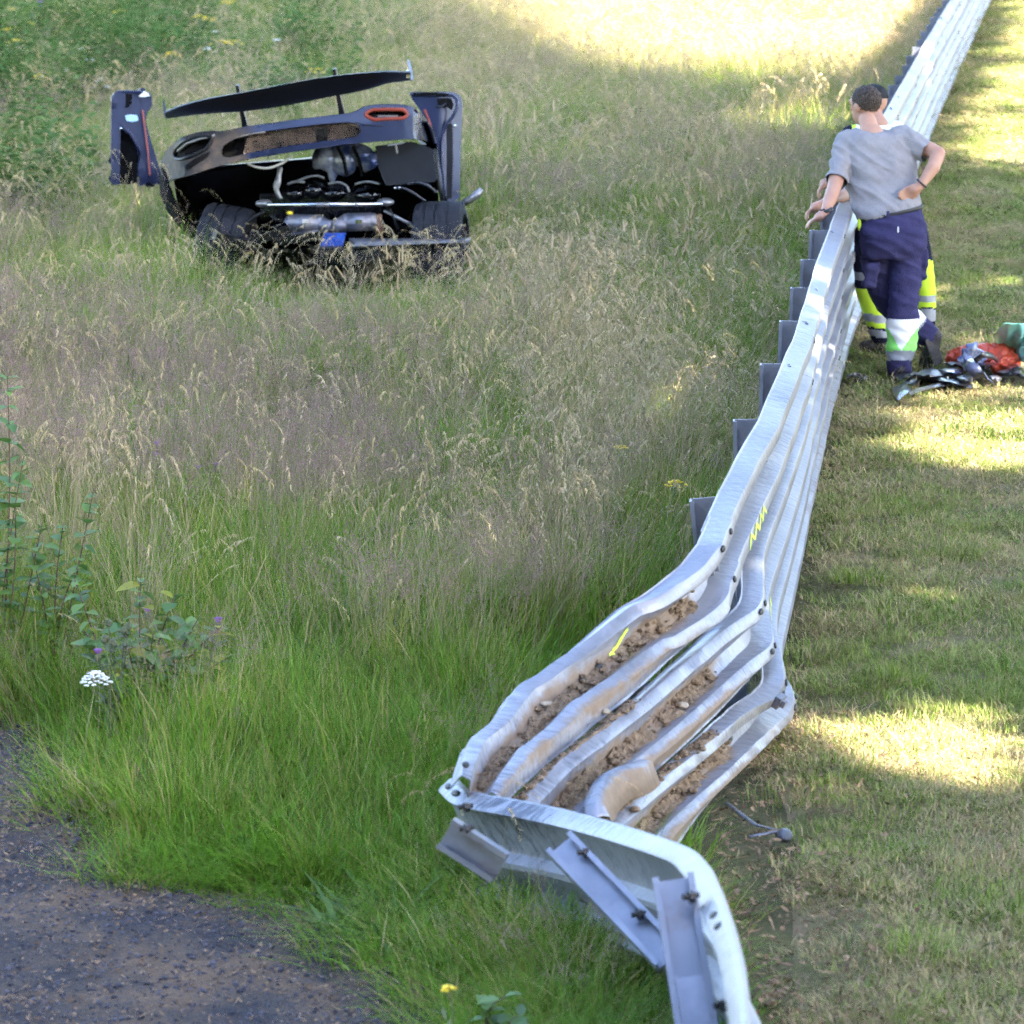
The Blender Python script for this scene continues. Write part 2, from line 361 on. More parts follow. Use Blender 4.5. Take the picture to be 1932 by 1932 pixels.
# --- upright run: lengths of beam joined by laps
def top_of(b, y):
    ln = float(np.interp(y, [12.5, 12.8, 13.2, 13.6, 14.2, 16], [-.165, -.15, -.13, -.10, -.045, .02]))
    h = float(np.interp(y, [12.5, 12.8, 13.2, 13.6, 14.2, 15.2, 16.5], [.79, .815, .86, .90, .945, .98, 1.0]))
    return b + Vector((ln, 0, h))
SEG = resample(BASE_S, 400)                                          # far to near
SEG.reverse()                                                        # near to far
arc = [0.0]
for a_, b_ in zip(SEG, SEG[1:]): arc.append(arc[-1] + (b_ - a_).length)
arc = np.array(arc)
def base_at(s):
    i = int(np.clip(np.searchsorted(arc, s) - 1, 0, len(SEG) - 2)); f = (s - arc[i]) / (arc[i + 1] - arc[i]); return SEG[i].lerp(SEG[i + 1], float(np.clip(f, 0, 1)))
TOTAL = arc[-1]
bolt_mb = MB(); bolt_mb.ball((0, 0, 0), (0.017, 0.010, 0.005), None, 8, 4); BOLT = bolt_mb.mesh('bolt', M['bolt'], True)
slot_mb = MB(); slot_mb.ball((0, 0, 0), (0.022, 0.009, 0.004), None, 8, 4); SLOT = slot_mb.mesh('bolt_slot', M['bolt'], True)
def put_on(me, name, p, nn, du, parent, sc=1.0):
    ob = bpy.data.objects.new(name, me); COL.objects.link(ob); ob.parent = parent
    x = (du - nn * du.dot(nn)).normalized(); y = nn.cross(x)
    m = Matrix((x, y, nn)).transposed().to_4x4(); m.translation = p
    ob.matrix_world = m @ Matrix.Scale(sc, 4)
    ob.matrix_parent_inverse = Matrix.Identity(4)
    ob.matrix_basis = (Matrix.Translation(-ROOT[parent.name]) if parent.name in ROOT else Matrix.Identity(4)) @ m @ Matrix.Scale(sc, 4)
    return ob
SURF = {}
joints = [0.0, 4.0]
while joints[-1] < TOTAL - 4.2: joints.append(joints[-1] + 4.0)
joints.append(TOTAL)
for ri, (rn, f0, f1) in enumerate(RAILS):
    for ji in range(len(joints) - 1):
        if ji == 0 and ri: continue                                  # these two run on unbroken into the crushed end
        s0 = joints[ji] - 0.16 if ji else 0.14; s1 = joints[ji + 1]
        n = 26
        tp, bt = [], []
        for i in range(n):
            s = s0 + (s1 - s0) * i / (n - 1); b_ = base_at(s); tpv = top_of(b_, b_.y)
            bow = 0.012 * noise.noise((s * 0.45, ri * 3.1, 0)) + 0.006 * noise.noise((s * 1.7, ri * 5.1, 4))
            tp.append(b_.lerp(tpv, f1) + Vector((bow, 0, bow * .4))); bt.append(b_.lerp(tpv, f0) + Vector((bow, 0, bow * .4)))
        kk = ri
        def mud(a, s, kk=kk): return (0.28 if kk == 2 and s > .45 else 0.05) + (0.16 if s >= .95 or .37 <= s <= .5 else 0)
        ob, sf = beam('rail', tp, bt, mud, None, off=0.0015 * (ji % 2))
        SURF[rn, ji] = (ob, sf)
        for bs in (.19, .81):
            for q in (0.06, 0.13):
                a = (joints[ji + 1] - q - s0) / (s1 - s0)
                if joints[ji + 1] < 52: p, nn, du = sf(a, bs); put_on(SLOT, 'bolt', p, nn, du, ob)
        # mid-length bolts to the posts
        for q in np.arange(0.6, 3.9, 1.333):
            if s0 + q < 26: p, nn, du = sf(q / (s1 - s0), .5); put_on(BOLT, 'bolt', p, nn, du, ob)

# --- crushed lengths, one beam each, from upright to lying face-up
def far_edge(i, f, ss):
    return [base_at(q).lerp(top_of(base_at(q), base_at(q).y), RAILS[i][f]) for q in ss]
def edge(pts, fn=za, n=30, pre=()):
    P = list(pre)
    for X, Y, z in pts: u, v = fn(X, Y); P.append(G(u, v, z))
    return resample(P, n)
def soften(P, it):
    for _ in range(it): P = [P[0]] + [(a + b * 2 + c) / 4 for a, b, c in zip(P, P[1:], P[2:])] + [P[-1]]
    return P
NR = 120; NF = 44
A_top = edge([(1240, 262, .77), (1010, 440, .69), (920, 488, .66), (640, 740, .57), (480, 862, .53), (450, 895, .52), (362, 935, .50), (240, 1130, .45), (120, 1228, .42), (62, 1405, .40)], n=NR, pre=far_edge(0, 2, (.34, .18, .02)))
A_bot = edge([(1400, 560, .54), (1180, 720, .50), (950, 960, .46), (748, 1112, .43), (742, 1140, .42), (550, 1290, .39), (440, 1400, .37), (360, 1470, .36), (300, 1540, .34)], n=NR, pre=far_edge(0, 1, (.34, .18, .02)))
B_top = edge([(1610, 430, .555), (1480, 510, .53), (1330, 640, .49), (1250, 740, .46), (1000, 960, .42), (740, 1170, .39), (560, 1290, .36), (400, 1450, .33), (300, 1560, .29)], n=NR)
B_bot = edge([(1665, 750, .315), (1600, 830, .31), (1450, 980, .30), (1250, 1180, .28), (1130, 1290, .27), (1000, 1400, .26), (900, 1500, .24), (800, 1600, .22), (680, 1730, .19)], n=NR)
C_top = edge([(1690, 820, .30), (1630, 890, .295), (1490, 995, .28), (1300, 1170, .26), (1180, 1275, .25), (1000, 1430, .23), (870, 1570, .20), (760, 1680, .18), (640, 1800, .15)], n=NR)
C_bot = edge([(1752, 950, .045), (1730, 1020, .05), (1690, 1110, .06), (1615, 1210, .07), (1450, 1395, .08), (1325, 1540, .085), (1230, 1680, .09), (1180, 1770, .09), (1090, 1870, .09)], n=NR)
def close_gap(P, Qp, f, g):
    a = [p.lerp(q, f * min(1, max(0, (i / NR - .12) * 5))) for i, (p, q) in enumerate(zip(P, Qp))]; b = [q.lerp(p, g * min(1, max(0, (i / NR - .12) * 5))) for i, (p, q) in enumerate(zip(P, Qp))]; return a, b
A_bot, B_top = close_gap(A_bot, B_top, .34, .30); B_bot, C_top = close_gap(B_bot, C_top, .36, .30)
def dent_fn(seed, amp):
    def d(a, s, nn, w):
        e = min(1.0, a * 5) * min(1.0, (1 - a) * 8 + .3)
        v = noise.noise((a * 2.6, s * 1.2, seed)) * .5 + (abs((a * 3.7 + seed * .37 + s * .2) % 1 - .5) - .25) * .3 + max(0, .55 - 3 * abs(noise.noise((a * 7, s * 1.6, seed + 9)))) * .7 + noise.noise((a * 30, s * 8, seed + 3)) * .10
        return nn * v * amp * e
    return d
def mud_near(lo, seed, amt=1.0):
    def f(a, s):
        t = max(0, min(1, (a - lo) / .18))
        val = max(0, 1 - (max(0, abs(s - .5) - .09)) / .17)
        side = max(0, 1 - abs(s - .90) / .13) * .95
        m = max(val * 1.05, side) * t * amt
        m *= .85 + .5 * noise.noise((a * 6, s * 2.5, seed))
        if .13 < s < .27 or .73 < s < .87: m = max(m * (.6 + 0.6 * noise.noise((a * 9, s, seed + 4))), .42 * amt * t * max(0, noise.noise((a * 5, s * 1.5, seed + 7)) + .15))
        return min(0.68, max(0.0, m * .74))
    return f
NEAR = {}
def near_beam(rn, top, bot, mud, dent, off):
    if rn == 'A':
        return beam('rail', soften(top, 6), soften(bot, 6), mud, dent, hint=Vector((.75, 0, .75)), off=off, depth=lambda a: 1.35 - .35 * min(1, max(0, a - .15) * 4))
    i = 'BC'.index(rn) + 1; ft, fb = [], []
    s_end = (.62, .85)[i - 1]
    for k in range(NF):
        s_ = 4.0 + (s_end - 4.0) * k / (NF - 1); b_ = base_at(s_); t_ = top_of(b_, b_.y); ft.append(b_.lerp(t_, RAILS[i][2])); fb.append(b_.lerp(t_, RAILS[i][1]))
    T = soften(ft + top, 36); B = soften(fb + bot, 36); an = NF / (NF + NR)
    rm = lambda a: (a - an) / (1 - an)
    ob, sf = beam('rail', T, B, lambda a, s: mud(rm(a), s) if a > an else .08, lambda a, s, nn, w: dent(rm(a), s, nn, w) if a > an else Vector(), hint=Vector((.75, 0, .75)), off=off, depth=lambda a: 1.35 if a < an else 1.35 - .33 * min(1, (a - an) * 4))
    SURF[rn, 0] = (ob, lambda a, s, lift=.004: sf(an * (1 - (4.0 * a - s_end) / (4.0 - s_end)) * .985, s, lift))
    return ob, lambda a, s, lift=.004: sf(an + (1 - an) * a, s, lift)
NEAR['A'] = near_beam('A', A_top, A_bot, mud_near(.14, 1.0), dent_fn(2.0, .016), .007)
NEAR['B'] = near_beam('B', B_top, B_bot, mud_near(.12, 2.0, 1.15), dent_fn(5.0, .018), .002)
NEAR['C'] = near_beam('C', C_top, C_bot, mud_near(.28, 3.0, 1.1), dent_fn(8.0, .016), .002)
for nm, a, s in (('A', .045, .16), ('A', .135, .16), ('A', .09, .74), ('A', .5, .42), ('A', .56, .44), ('A', .83, .50), ('A', .93, .5), ('A', .965, .14), ('B', .27, .46), ('C', .35, .47), ('C', .06, .19), ('C', .09, .19), ('C', .05, .81), ('C', .08, .81), ('B', .03, .19), ('B', .055, .19), ('B', .04, .81), ('B', .065, .81)):
    ob, sf = NEAR[nm]; p, nn, du = sf(a, s, .006); put_on(BOLT if s not in (.19, .81) else SLOT, 'bolt', p, nn, du, ob, 1.3)
# steel nut brackets on the lap
for nm, a, s in (('A', .10, .5), ('C', .12, .16)):
    ob, sf = NEAR[nm]; p, nn, du = sf(a, s, .012); mb = MB(); y = nn.cross(du)
    mb.box(p, du * .03, y * .022, nn * .012); mb.box(p + nn * .018, du * .012, y * .012, nn * .01); mb.build('nut_bracket', M['post_rusty'], ob)

# --- folded lengths coming back upright towards the track side: seen from behind
D_uvz = [(112, 200, .375), (180, 272, .385), (300, 296, .39), (460, 322, .40), (640, 358, .41), (800, 398, .435), (960, 442, .465), (1100, 486, .50), (1220, 526, .555), (1305, 560, .60), (1378, 648, .645), (1440, 780, .71), (1500, 940, .77), (1552, 1120, .83), (1582, 1320, .87), (1600, 1560, .90), (1612, 1900, .92)]
ND = 90
D_top = soften(edge(D_uvz, fn=zb, n=ND), 2)
DPROF = [(.062, -.006), (.048, .002), (.034, .001), (.004, -.026), (.0, -.034), (.008, -.042), (.034, -.050), (.092, -.160), (.092, -.175), (.066, -.200), (.068, -.215), (.13, -.29), (.13, -.31), (.10, -.335)]
DS = [q / (len(DPROF) - 1) for q in range(len(DPROF))]
def d_rail(drop, i0, lean):
    rows = []; at = []
    for i in range(i0, ND):
        t = D_top[min(i + 1, ND - 1)] - D_top[max(i - 1, 0)]; aw = Vector((-t.y, t.x, 0)).normalized()
        if aw.y + aw.x < 0: aw = -aw
        k = max(0.0, 1 - i / (ND * .55)) * lean
        wk = 1 - .42 * max(0, i / ND - .45) / .55
        rows.append([D_top[i] + aw * (o * wk + (.10 if drop else 0) - (z - drop) * k) + Vector((0, 0, (z - drop) * (1 - .25 * k))) for o, z in DPROF]); at += [.05] * len(DPROF)
    mb = MB(); m_ = len(DPROF); n_ = len(rows)
    mb.add([p for r in rows for p in r], [(i * m_ + j, i * m_ + j + 1, (i + 1) * m_ + j + 1, (i + 1) * m_ + j) for i in range(n_ - 1) for j in range(m_ - 1)], 0, at)
    ob = mb.build('rail', M['rail'], guard, True, 'mud', .004, 28)
    def sf(a, s, lift=.004):
        fi = a * (n_ - 1); i = min(int(fi), n_ - 2); j = min(int(s * (m_ - 1)), m_ - 2); p = rows[i][j].lerp(rows[i][j + 1], s * (m_ - 1) - j); du = rows[i + 1][j] - rows[i][j]; dv = rows[i][j + 1] - rows[i][j]; nn = du.cross(dv).normalized()
        if nn.z < 0: nn = -nn
        return p + nn * lift, nn, du.normalized()
    return ob, sf
for fi in range(3): NEAR['D%d' % fi] = d_rail(fi * .34, (0, 4, 10)[fi], -.10)
for a, s in ((.60, .19), (.635, .19), (.02, .19), (.04, .19)):
    ob, sf = NEAR['D0']; p, nn, du = sf(a, s, .004); put_on(SLOT, 'bolt', p, nn, du, ob, 1.4)

# --- posts
def channel(name, base, top, wdir, odir, width, flange, mat, parent=guard, lip=.016, th=.006):
    """C-section post from base to top; wdir across the web, odir where the open side looks"""
    base = Vector(base); top = Vector(top); ax = (top - base).normalized()
    w = (Vector(wdir) - ax * Vector(wdir).dot(ax)).normalized(); o = (Vector(odir) - ax * Vector(odir).dot(ax)); o = (o - w * o.dot(w)).normalized()
    hw = width / 2
    pr = [(-hw + lip, flange), (-hw, flange), (-hw, 0), (hw, 0), (hw, flange), (hw - lip, flange)]
    inn = [(-hw + lip, flange - th), (-hw + th, flange - th), (-hw + th, th), (hw - th, th), (hw - th, flange - th), (hw - lip, flange - th)]
    loop = pr + inn[::-1]
    mb = MB(); r0 = [base + w * a + o * b for a, b in loop]; r1 = [top + w * a + o * b for a, b in loop]
    k = len(loop)
    mb.add(r0 + r1, [(j, (j + 1) % k, k + (j + 1) % k, k + j) for j in range(k)] + [(j, j + 1, k - 2 - j, k - 1 - j) for j in range(5)][:5] + [(k + k - 1 - j, k + k - 2 - j, k + j + 1, k + j) for j in range(5)])
    return mb.build(name, mat, parent)
s = -0.6
first = True
PSP = 1.18
for i in range(54):
    s = 0.62 + i * PSP
    if s > TOTAL - 1: break
    b_ = base_at(s); t_ = top_of(b_, b_.y); tan = (base_at(s + .3) - base_at(max(s - .3, 0))).normalized(); out = Vector((-tan.y, tan.x, 0))
    if out.x > 0: out = -out
    jit = random.uniform(-.012, .012)
    pb = b_ + out * .035; pt = t_ + out * (.035 + jit); pt.z = t_.z - 0.01 + random.uniform(-.012, .012); pb.z = -.25
    channel('post', pb, pt, out, -tan, .135, .05, M['post'])
# leaning post under the crushed beams
channel('post', G(1230, 1480, -.15), G(1180, 1250, .40), (-1, .3, 0), (0, -1, .4), .14, .05, M['post'])
# posts hanging behind the folded lengths
channel('post', W(*zb(1285, 1120), 10.0), W(*zb(726, 538), 10.26), (1, .25, .55), (-.2, -1, .8), .092, .038, M['post'])
p3t = W(*zb(1300, 712), 9.12); p3b = W(*zb(1520, 2100), 8.75)
channel('post', p3b, p3t, (1, -.1, 0), (-.15, -1, .2), .104, .036, M['post_rusty'])
channel('post_sleeve', p3b + Vector((.01, -.006, 0)), p3b.lerp(p3t, .64) + Vector((.01, -.006, 0)), (1, -.1, 0), (-.15, -1, .2), .088, .026, M['post'], lip=.006)
channel('post', W(*zb(430, 640), 10.72), W(*zb(150, 460), 10.75), (.35, 0, .9), (-.3, -1, .9), .10, .04, M['post_rusty'])
for X, Y, d in ((848, 572, 10.2), (1124, 888, 10.05), (1386, 798, 9.02), (1548, 1352, 8.83), (242, 340, 10.75), (245, 450, 10.7)):
    p = W(*zb(X, Y), d); mb = MB(); mb.tube([p - Vector((.02, 0, 0)), p + Vector((.022, .01, .004))], .008, 8); mb.tube([p - Vector((.004, 0, 0)), p + Vector((.01, .004, .002))], .016, 6); mb.build('bolt', M['bolt'], guard)
# --- spray marks left by the accident crew
def mark(key, strokes, wid=.012):
    ob, sf = NEAR[key] if key in NEAR else SURF[key]
    for st in strokes:
        P = resample([Vector((a, s_, 0)) for a, s_ in st], 18); L = []; mb = MB()
        for i, q in enumerate(P):
            p, nn, du = sf(q.x, q.y, .0055); L.append((p, nn))
        vs_ = []
        for i, (p, nn) in enumerate(L):
            t = (L[min(i + 1, 17)][0] - L[max(i - 1, 0)][0]).normalized(); sd = nn.cross(t).normalized(); ww = wid * (.55 + .45 * math.sin(math.pi * (i + 1) / 19)) * random.uniform(.8, 1.1)
            vs_ += [p - sd * ww, p + sd * ww]
        mb.add(vs_, [(2 * i, 2 * i + 1, 2 * i + 3, 2 * i + 2) for i in range(17)]); mb.build('spray_mark', M['spray'], ob)

def sq(a0, a1, s0, s1, n):                                            # zig-zag scribble
    return [(a0 + (a1 - a0) * i / n, s0 if i % 2 else s1) for i in range(n + 1)]
# torn fold of flange standing in the earth near the end of the middle beam
tf = MB(); rows = []; at = []
pth = catmull([G(*za(X, Y), z) for X, Y, z in ((845, 1555, .30), (815, 1490, .325), (850, 1400, .345), (920, 1340, .35), (1010, 1310, .345), (1060, 1270, .33))], 6)
for i, p in enumerate(pth):
    t = (pth[min(i + 1, len(pth) - 1)] - pth[max(i - 1, 0)]).normalized(); sd = Vector((t.y, -t.x, 0)).normalized(); h = .055 * math.sin(math.pi * (i + 3) / (len(pth) + 5))
    rows.append([p - sd * .05 - Vector((0, 0, .06)), p - sd * .035 + Vector((0, 0, h * .2)), p + Vector((0, 0, h * .55)), p + sd * .022 + Vector((0, 0, h * .2)), p + sd * .05 - Vector((0, 0, .07))]); at += [.45, .3, .12, .5, .66] if i > 4 else [.1] * 5
tf.add([q for r in rows for q in r], [(i * 5 + j, i * 5 + j + 1, i * 5 + j + 6, i * 5 + j + 5) for i in range(len(rows) - 1) for j in range(4)], 0, at); tf.build('torn_flange', M['rail'], guard, True, 'mud', .004)
mark(('A', 0), [sq(.13, .24, .73, .88, 6), sq(.23, .27, .74, .88, 2)], .009)
mark(('B', 0), [sq(.17, .215, .73, .88, 4), sq(.225, .25, .73, .88, 2)], .010)
mark(('A', 0), [[(.03, .73), (.02, .88)]], .009)
mark('C', [[(.045, .73), (.06, .88)]], .009)
mark('A', [[(.40, .30), (.43, .36), (.46, .44)]], .012)

# --- earth thrown into the troughs: a lumpy bed with clods
def bed(key, a0, a1, s0, s1, hgt, n=120, m=9, seed=0):
    ob, sf = NEAR[key]; mb = MB(); vs_ = []
    for i in range(n):
        a = a0 + (a1 - a0) * i / (n - 1); e = min(1, i / 8, (n - 1 - i) / 8)
        for j in range(m):
            w = j / (m - 1); wob = .05 * noise.noise((a * 30, seed, 1.0))
            s_ = s0 + wob + (s1 - s0) * w
            p, nn, du = sf(a, s_, 0)
            prof = math.sin(math.pi * w) ** .7
            h = .75 * hgt * prof * e * max(0.0, .55 + 1.5 * noise.noise((a * 16, s_ * 5, seed)) + .9 * noise.noise((a * 70, s_ * 18, seed + 3)))
            if j in (0, m - 1): h = -.004
            vs_.append(p + Vector((0, 0, 1)) * h + nn * (.002 if h > 0 else 0))
    mb.add(vs_, [(i * m + j, i * m + j + 1, (i + 1) * m + j + 1, (i + 1) * m + j) for i in range(n - 1) for j in range(m - 1)])
    for q in range(90):                                               # clods
        a = random.uniform(a0, a1); s_ = random.gauss((s0 + s1) / 2, (s1 - s0) * .27); s_ = min(max(s_, .05), .95); p, nn, du = sf(a, s_, .004); r = random.choice((.005, .007, .009, .013, .018)) * random.uniform(.7, 1.2)
        mb.ball(p + Vector((0, 0, hgt * .5)), (r, r * random.uniform(.6, 1), r * .6), None, 6, 4)
    return mb
dm = MB()
for args in (('A', .20, .97, .40, .66, .022, 150, 9, 1.0), ('B', .24, .99, .38, .66, .034, 150, 9, 2.0), ('C', .38, .99, .36, .66, .026, 130, 9, 3.0), ('B', .55, .98, .02, .12, .014, 90, 6, 4.0), ('C', .40, .95, .02, .12, .012, 90, 6, 5.0)):
    b_ = bed(*args); dm.add(b_.v, b_.f)
dob = dm.build('dirt', M['dirt']); stuff(dob); tag(dob, 'loose brown earth and clods lying in the troughs of the crushed barrier', 'dirt')
M['stone'] = pm('pale_stone', (0.32, 0.25, 0.18), (0.42, 0.36, 0.29), 20, 0.9, 0, .5, 60)
for key, a, s_, r, lab in (('B', .835, .78, (.035, .018, .010), 'flat tan stone slab resting on the torn edge of the middle crushed beam'), ('A', .665, .45, (.022, .012, .008), 'small whitish chip of stone in the trough of the upper crushed beam'), ('B', .42, .55, (.024, .016, .012), 'rounded tan stone in the trough of the middle crushed beam'), ('A', .62, .97, (.012, .012, .010), 'small round pebble perched on the lower lip of the upper crushed beam')):
    p, nn, du = NEAR[key][1](a, s_, .02); mb = MB(); mb.ball(p, r, None, 9, 6)
    mb.v = [tuple(Vector(q) + Vector((noise.noise(Vector(q) * 60), noise.noise(Vector(q) * 60 + Vector((5, 5, 5))), 0)) * .006) for q in mb.v]
    tag(mb.build('stone', M['stone']), lab, 'stone')

# ================================================================== trees across the track: their crowns shade the scene
def G2(u, v): p = G(u, v); return (p.x, p.y)
SUNLIT = [  # places on the ground that the gaps between the crowns leave in the sun
    [(790, 0), (880, 60), (1000, 125), (1120, 165), (1240, 195), (1330, 205), (1420, 170), (1500, 190), (1580, 130), (1640, 60), (1690, 0), (1780, -130), (1830, -330), (640, -330), (720, -120)],
    [(1935, 10), (1905, 100), (1870, 185), (1842, 250), (1836, 300), (1860, 330), (1960, 345), (2250, 345), (2250, 10)],
    [(1712, 770), (1760, 742), (1850, 748), (1932, 735), (2200, 735), (2200, 905), (1900, 905), (1800, 880), (1706, 895)],
    [(1510, 1428), (1570, 1402), (1640, 1382), (1740, 1378), (1840, 1392), (1932, 1402), (2150, 1404), (2150, 1422), (1860, 1420), (1760, 1436), (1620, 1442)],
]
def spot(u, v, r, z=0.0):
    p = G(u, v, z); k = z / math.tan(SUN_EL); return (p.x + SUN_H.x * k, p.y + SUN_H.y * k, r)
SPOTS = [spot(1515, 560, .36, .9), spot(1500, 610, .30, .9), spot(1640, 110, .9, .9), spot(1400, 745, .07, .4), spot(835, 640, .14, .5), spot(1330, 830, .2, .3), spot(250, 1310, .10, .2), spot(270, 1255, .10, .2), spot(330, 1300, .08, .25), spot(700, 1270, .14, .1), spot(1010, 1010, .18, .3), spot(640, 640, .2, .4), spot(1830, 660, .2), spot(1900, 690, .25), spot(1740, 570, .28), spot(1000, 1250, .10, .1), spot(560, 260, .12, 1.1), spot(300, 330, .3, .5), spot(1710, 640, .22, .2), spot(420, 470, .25, .1), spot(1880, 540, .3)]
SL_W = [[G2(u, v) for u, v in poly] for poly in SUNLIT]
def lit(x, y, spots=False):
    jx = 0.11 * (vnoise(x, y, .35, 21) - .5) * 2 + .1 * (vnoise(x, y, .12, 22) - .5); jy = 0.2 * (vnoise(x, y, .35, 23) - .5) * 2
    m = np.zeros(x.shape, bool)
    for poly in SL_W: m |= in_poly(x + jx, y + jy * (y / 20), poly)
    if spots:
      for sx, sy, r in SPOTS: m |= ((x + jx * .5 - sx) ** 2 + ((y + jy * .5 - sy) * .7) ** 2) < r * r
    return m
N_LEAF = 52000
gd = 5 + (96 - 5) * rng.random(N_LEAF) ** 0.85
hw_ = gd * HALF / FPX + 2.2
gx = (rng.random(N_LEAF) * 2 - 1) * hw_; gy = gd
of_ = .24 + .007 * np.maximum(gy - 18, 0)
keep = ~(lit(gx, gy, True) | lit(gx + of_, gy) | lit(gx - of_, gy) | lit(gx, gy + of_ * 1.5) | lit(gx, gy - of_ * 1.5)); gx = gx[keep]; gy = gy[keep]
tanE = math.tan(SUN_EL)
need = (np.maximum(gy * HALF / FPX + 3.0, 8.0) - gx) * tanE / 0.80
hh = np.maximum(need, 9.5) + rng.random(len(gx)) * 7.0
lx = gx - SUN_H.x * hh / tanE; ly = gy - SUN_H.y * hh / tanE
M['bark'] = pm('bark', (0.07, 0.055, 0.04), (0.14, 0.115, 0.09), 9, 0.95, 0, 1.0, 25, stretch=(1, 1, .25))
M['tree_leaf'] = leafmat('tree_leaf', (0.045, 0.085, 0.02), (0.07, 0.11, 0.03), .25)
tx0 = verge_right(np.arange(-14, 90, 7.0)) + 9.0
trunks = []
for i, y in enumerate(np.arange(-14, 92, 6.5)):
    trunks.append((float(verge_right(y)) + 9.2 + 1.6 * math.sin(i * 2.3), y + .8 * math.sin(i * 1.7)))
TRK = np.array(trunks)
own = np.argmin((lx[:, None] - TRK[None, :, 0]) ** 2 * .35 + (ly[:, None] - TRK[None, :, 1]) ** 2, axis=1)
def quads_mesh(name, cen, ax, ay, mat, shade):
    n = len(cen); V = np.empty((n * 4, 3)); V[0::4] = cen - ax; V[1::4] = cen + ay; V[2::4] = cen + ax; V[3::4] = cen - ay
    me = bpy.data.meshes.new(name); me.vertices.add(n * 4); me.vertices.foreach_set('co', V.ravel())
    me.loops.add(n * 4); me.polygons.add(n); me.loops.foreach_set('vertex_index', np.arange(n * 4)); me.polygons.foreach_set('loop_start', np.arange(0, n * 4, 4))
    me.update(); me.validate(); me.materials.append(mat)
    a = me.attributes.new('shade', 'FLOAT_COLOR', 'POINT'); c = np.ones((n * 4, 4), np.float32); c[:, :3] = np.repeat(shade, 4)[:, None]; a.data.foreach_set('color', c.ravel())
    return me
for ti, (tx, ty) in enumerate(trunks):
    idx = np.where(own == ti)[0]
    if len(idx) < 40: continue
    C = np.stack([lx[idx], ly[idx], hh[idx]], 1)
    t = thing('roadside_tree', 'tall broadleaf tree standing across the race track', 'tree', (tx, ty, 0), 'trees across the track')
    zc = float(np.median(C[:, 2])); top = float(C[:, 2].max())
    mb = MB(); cx, cy = C[:, 0].mean(), C[:, 1].mean()
    tr = [Vector((tx, ty, -.3)), Vector((tx + .1, ty, zc * .3)), Vector((tx * .85 + cx * .15, ty * .9 + cy * .1, zc * .6)), Vector((tx * .6 + cx * .4, ty * .6 + cy * .4, zc)), Vector((cx, cy, top - 1))]
    trs = catmull(tr, 5); mb.tube(trs, [max(.05, .34 * (1 - i / len(trs)) + .03) for i in range(len(trs))], 9)
    mb.build('trunk', M['bark'], t, True)
    lb = MB()
    for q in range(26):
        e = Vector(C[rng.integers(len(C))]); st = trs[int(rng.integers(len(trs) // 3, len(trs) - 2))]; mid = st.lerp(e, .5) + Vector((0, 0, .5))
        lb.tube(catmull([st, mid, e], 4), [.10 - .085 * k / 8 for k in range(9)], 5)
    lb.build('limb', M['bark'], t, True)
    n = len(idx); a1 = rng.normal(size=(n, 3)); a1 /= np.linalg.norm(a1, axis=1)[:, None]; a2 = np.cross(a1, rng.normal(size=(n, 3))); a2 /= np.linalg.norm(a2, axis=1)[:, None]
    sz = .30 + .22 * rng.random(n) + .006 * np.maximum(gy[idx] - 20, 0)
    me = quads_mesh('crown', C, a1 * sz[:, None] * .75, a2 * sz[:, None] * .55, M['tree_leaf'], .8 + .4 * rng.random(n))
    ob = bpy.data.objects.new('crown', me); link(ob, t)

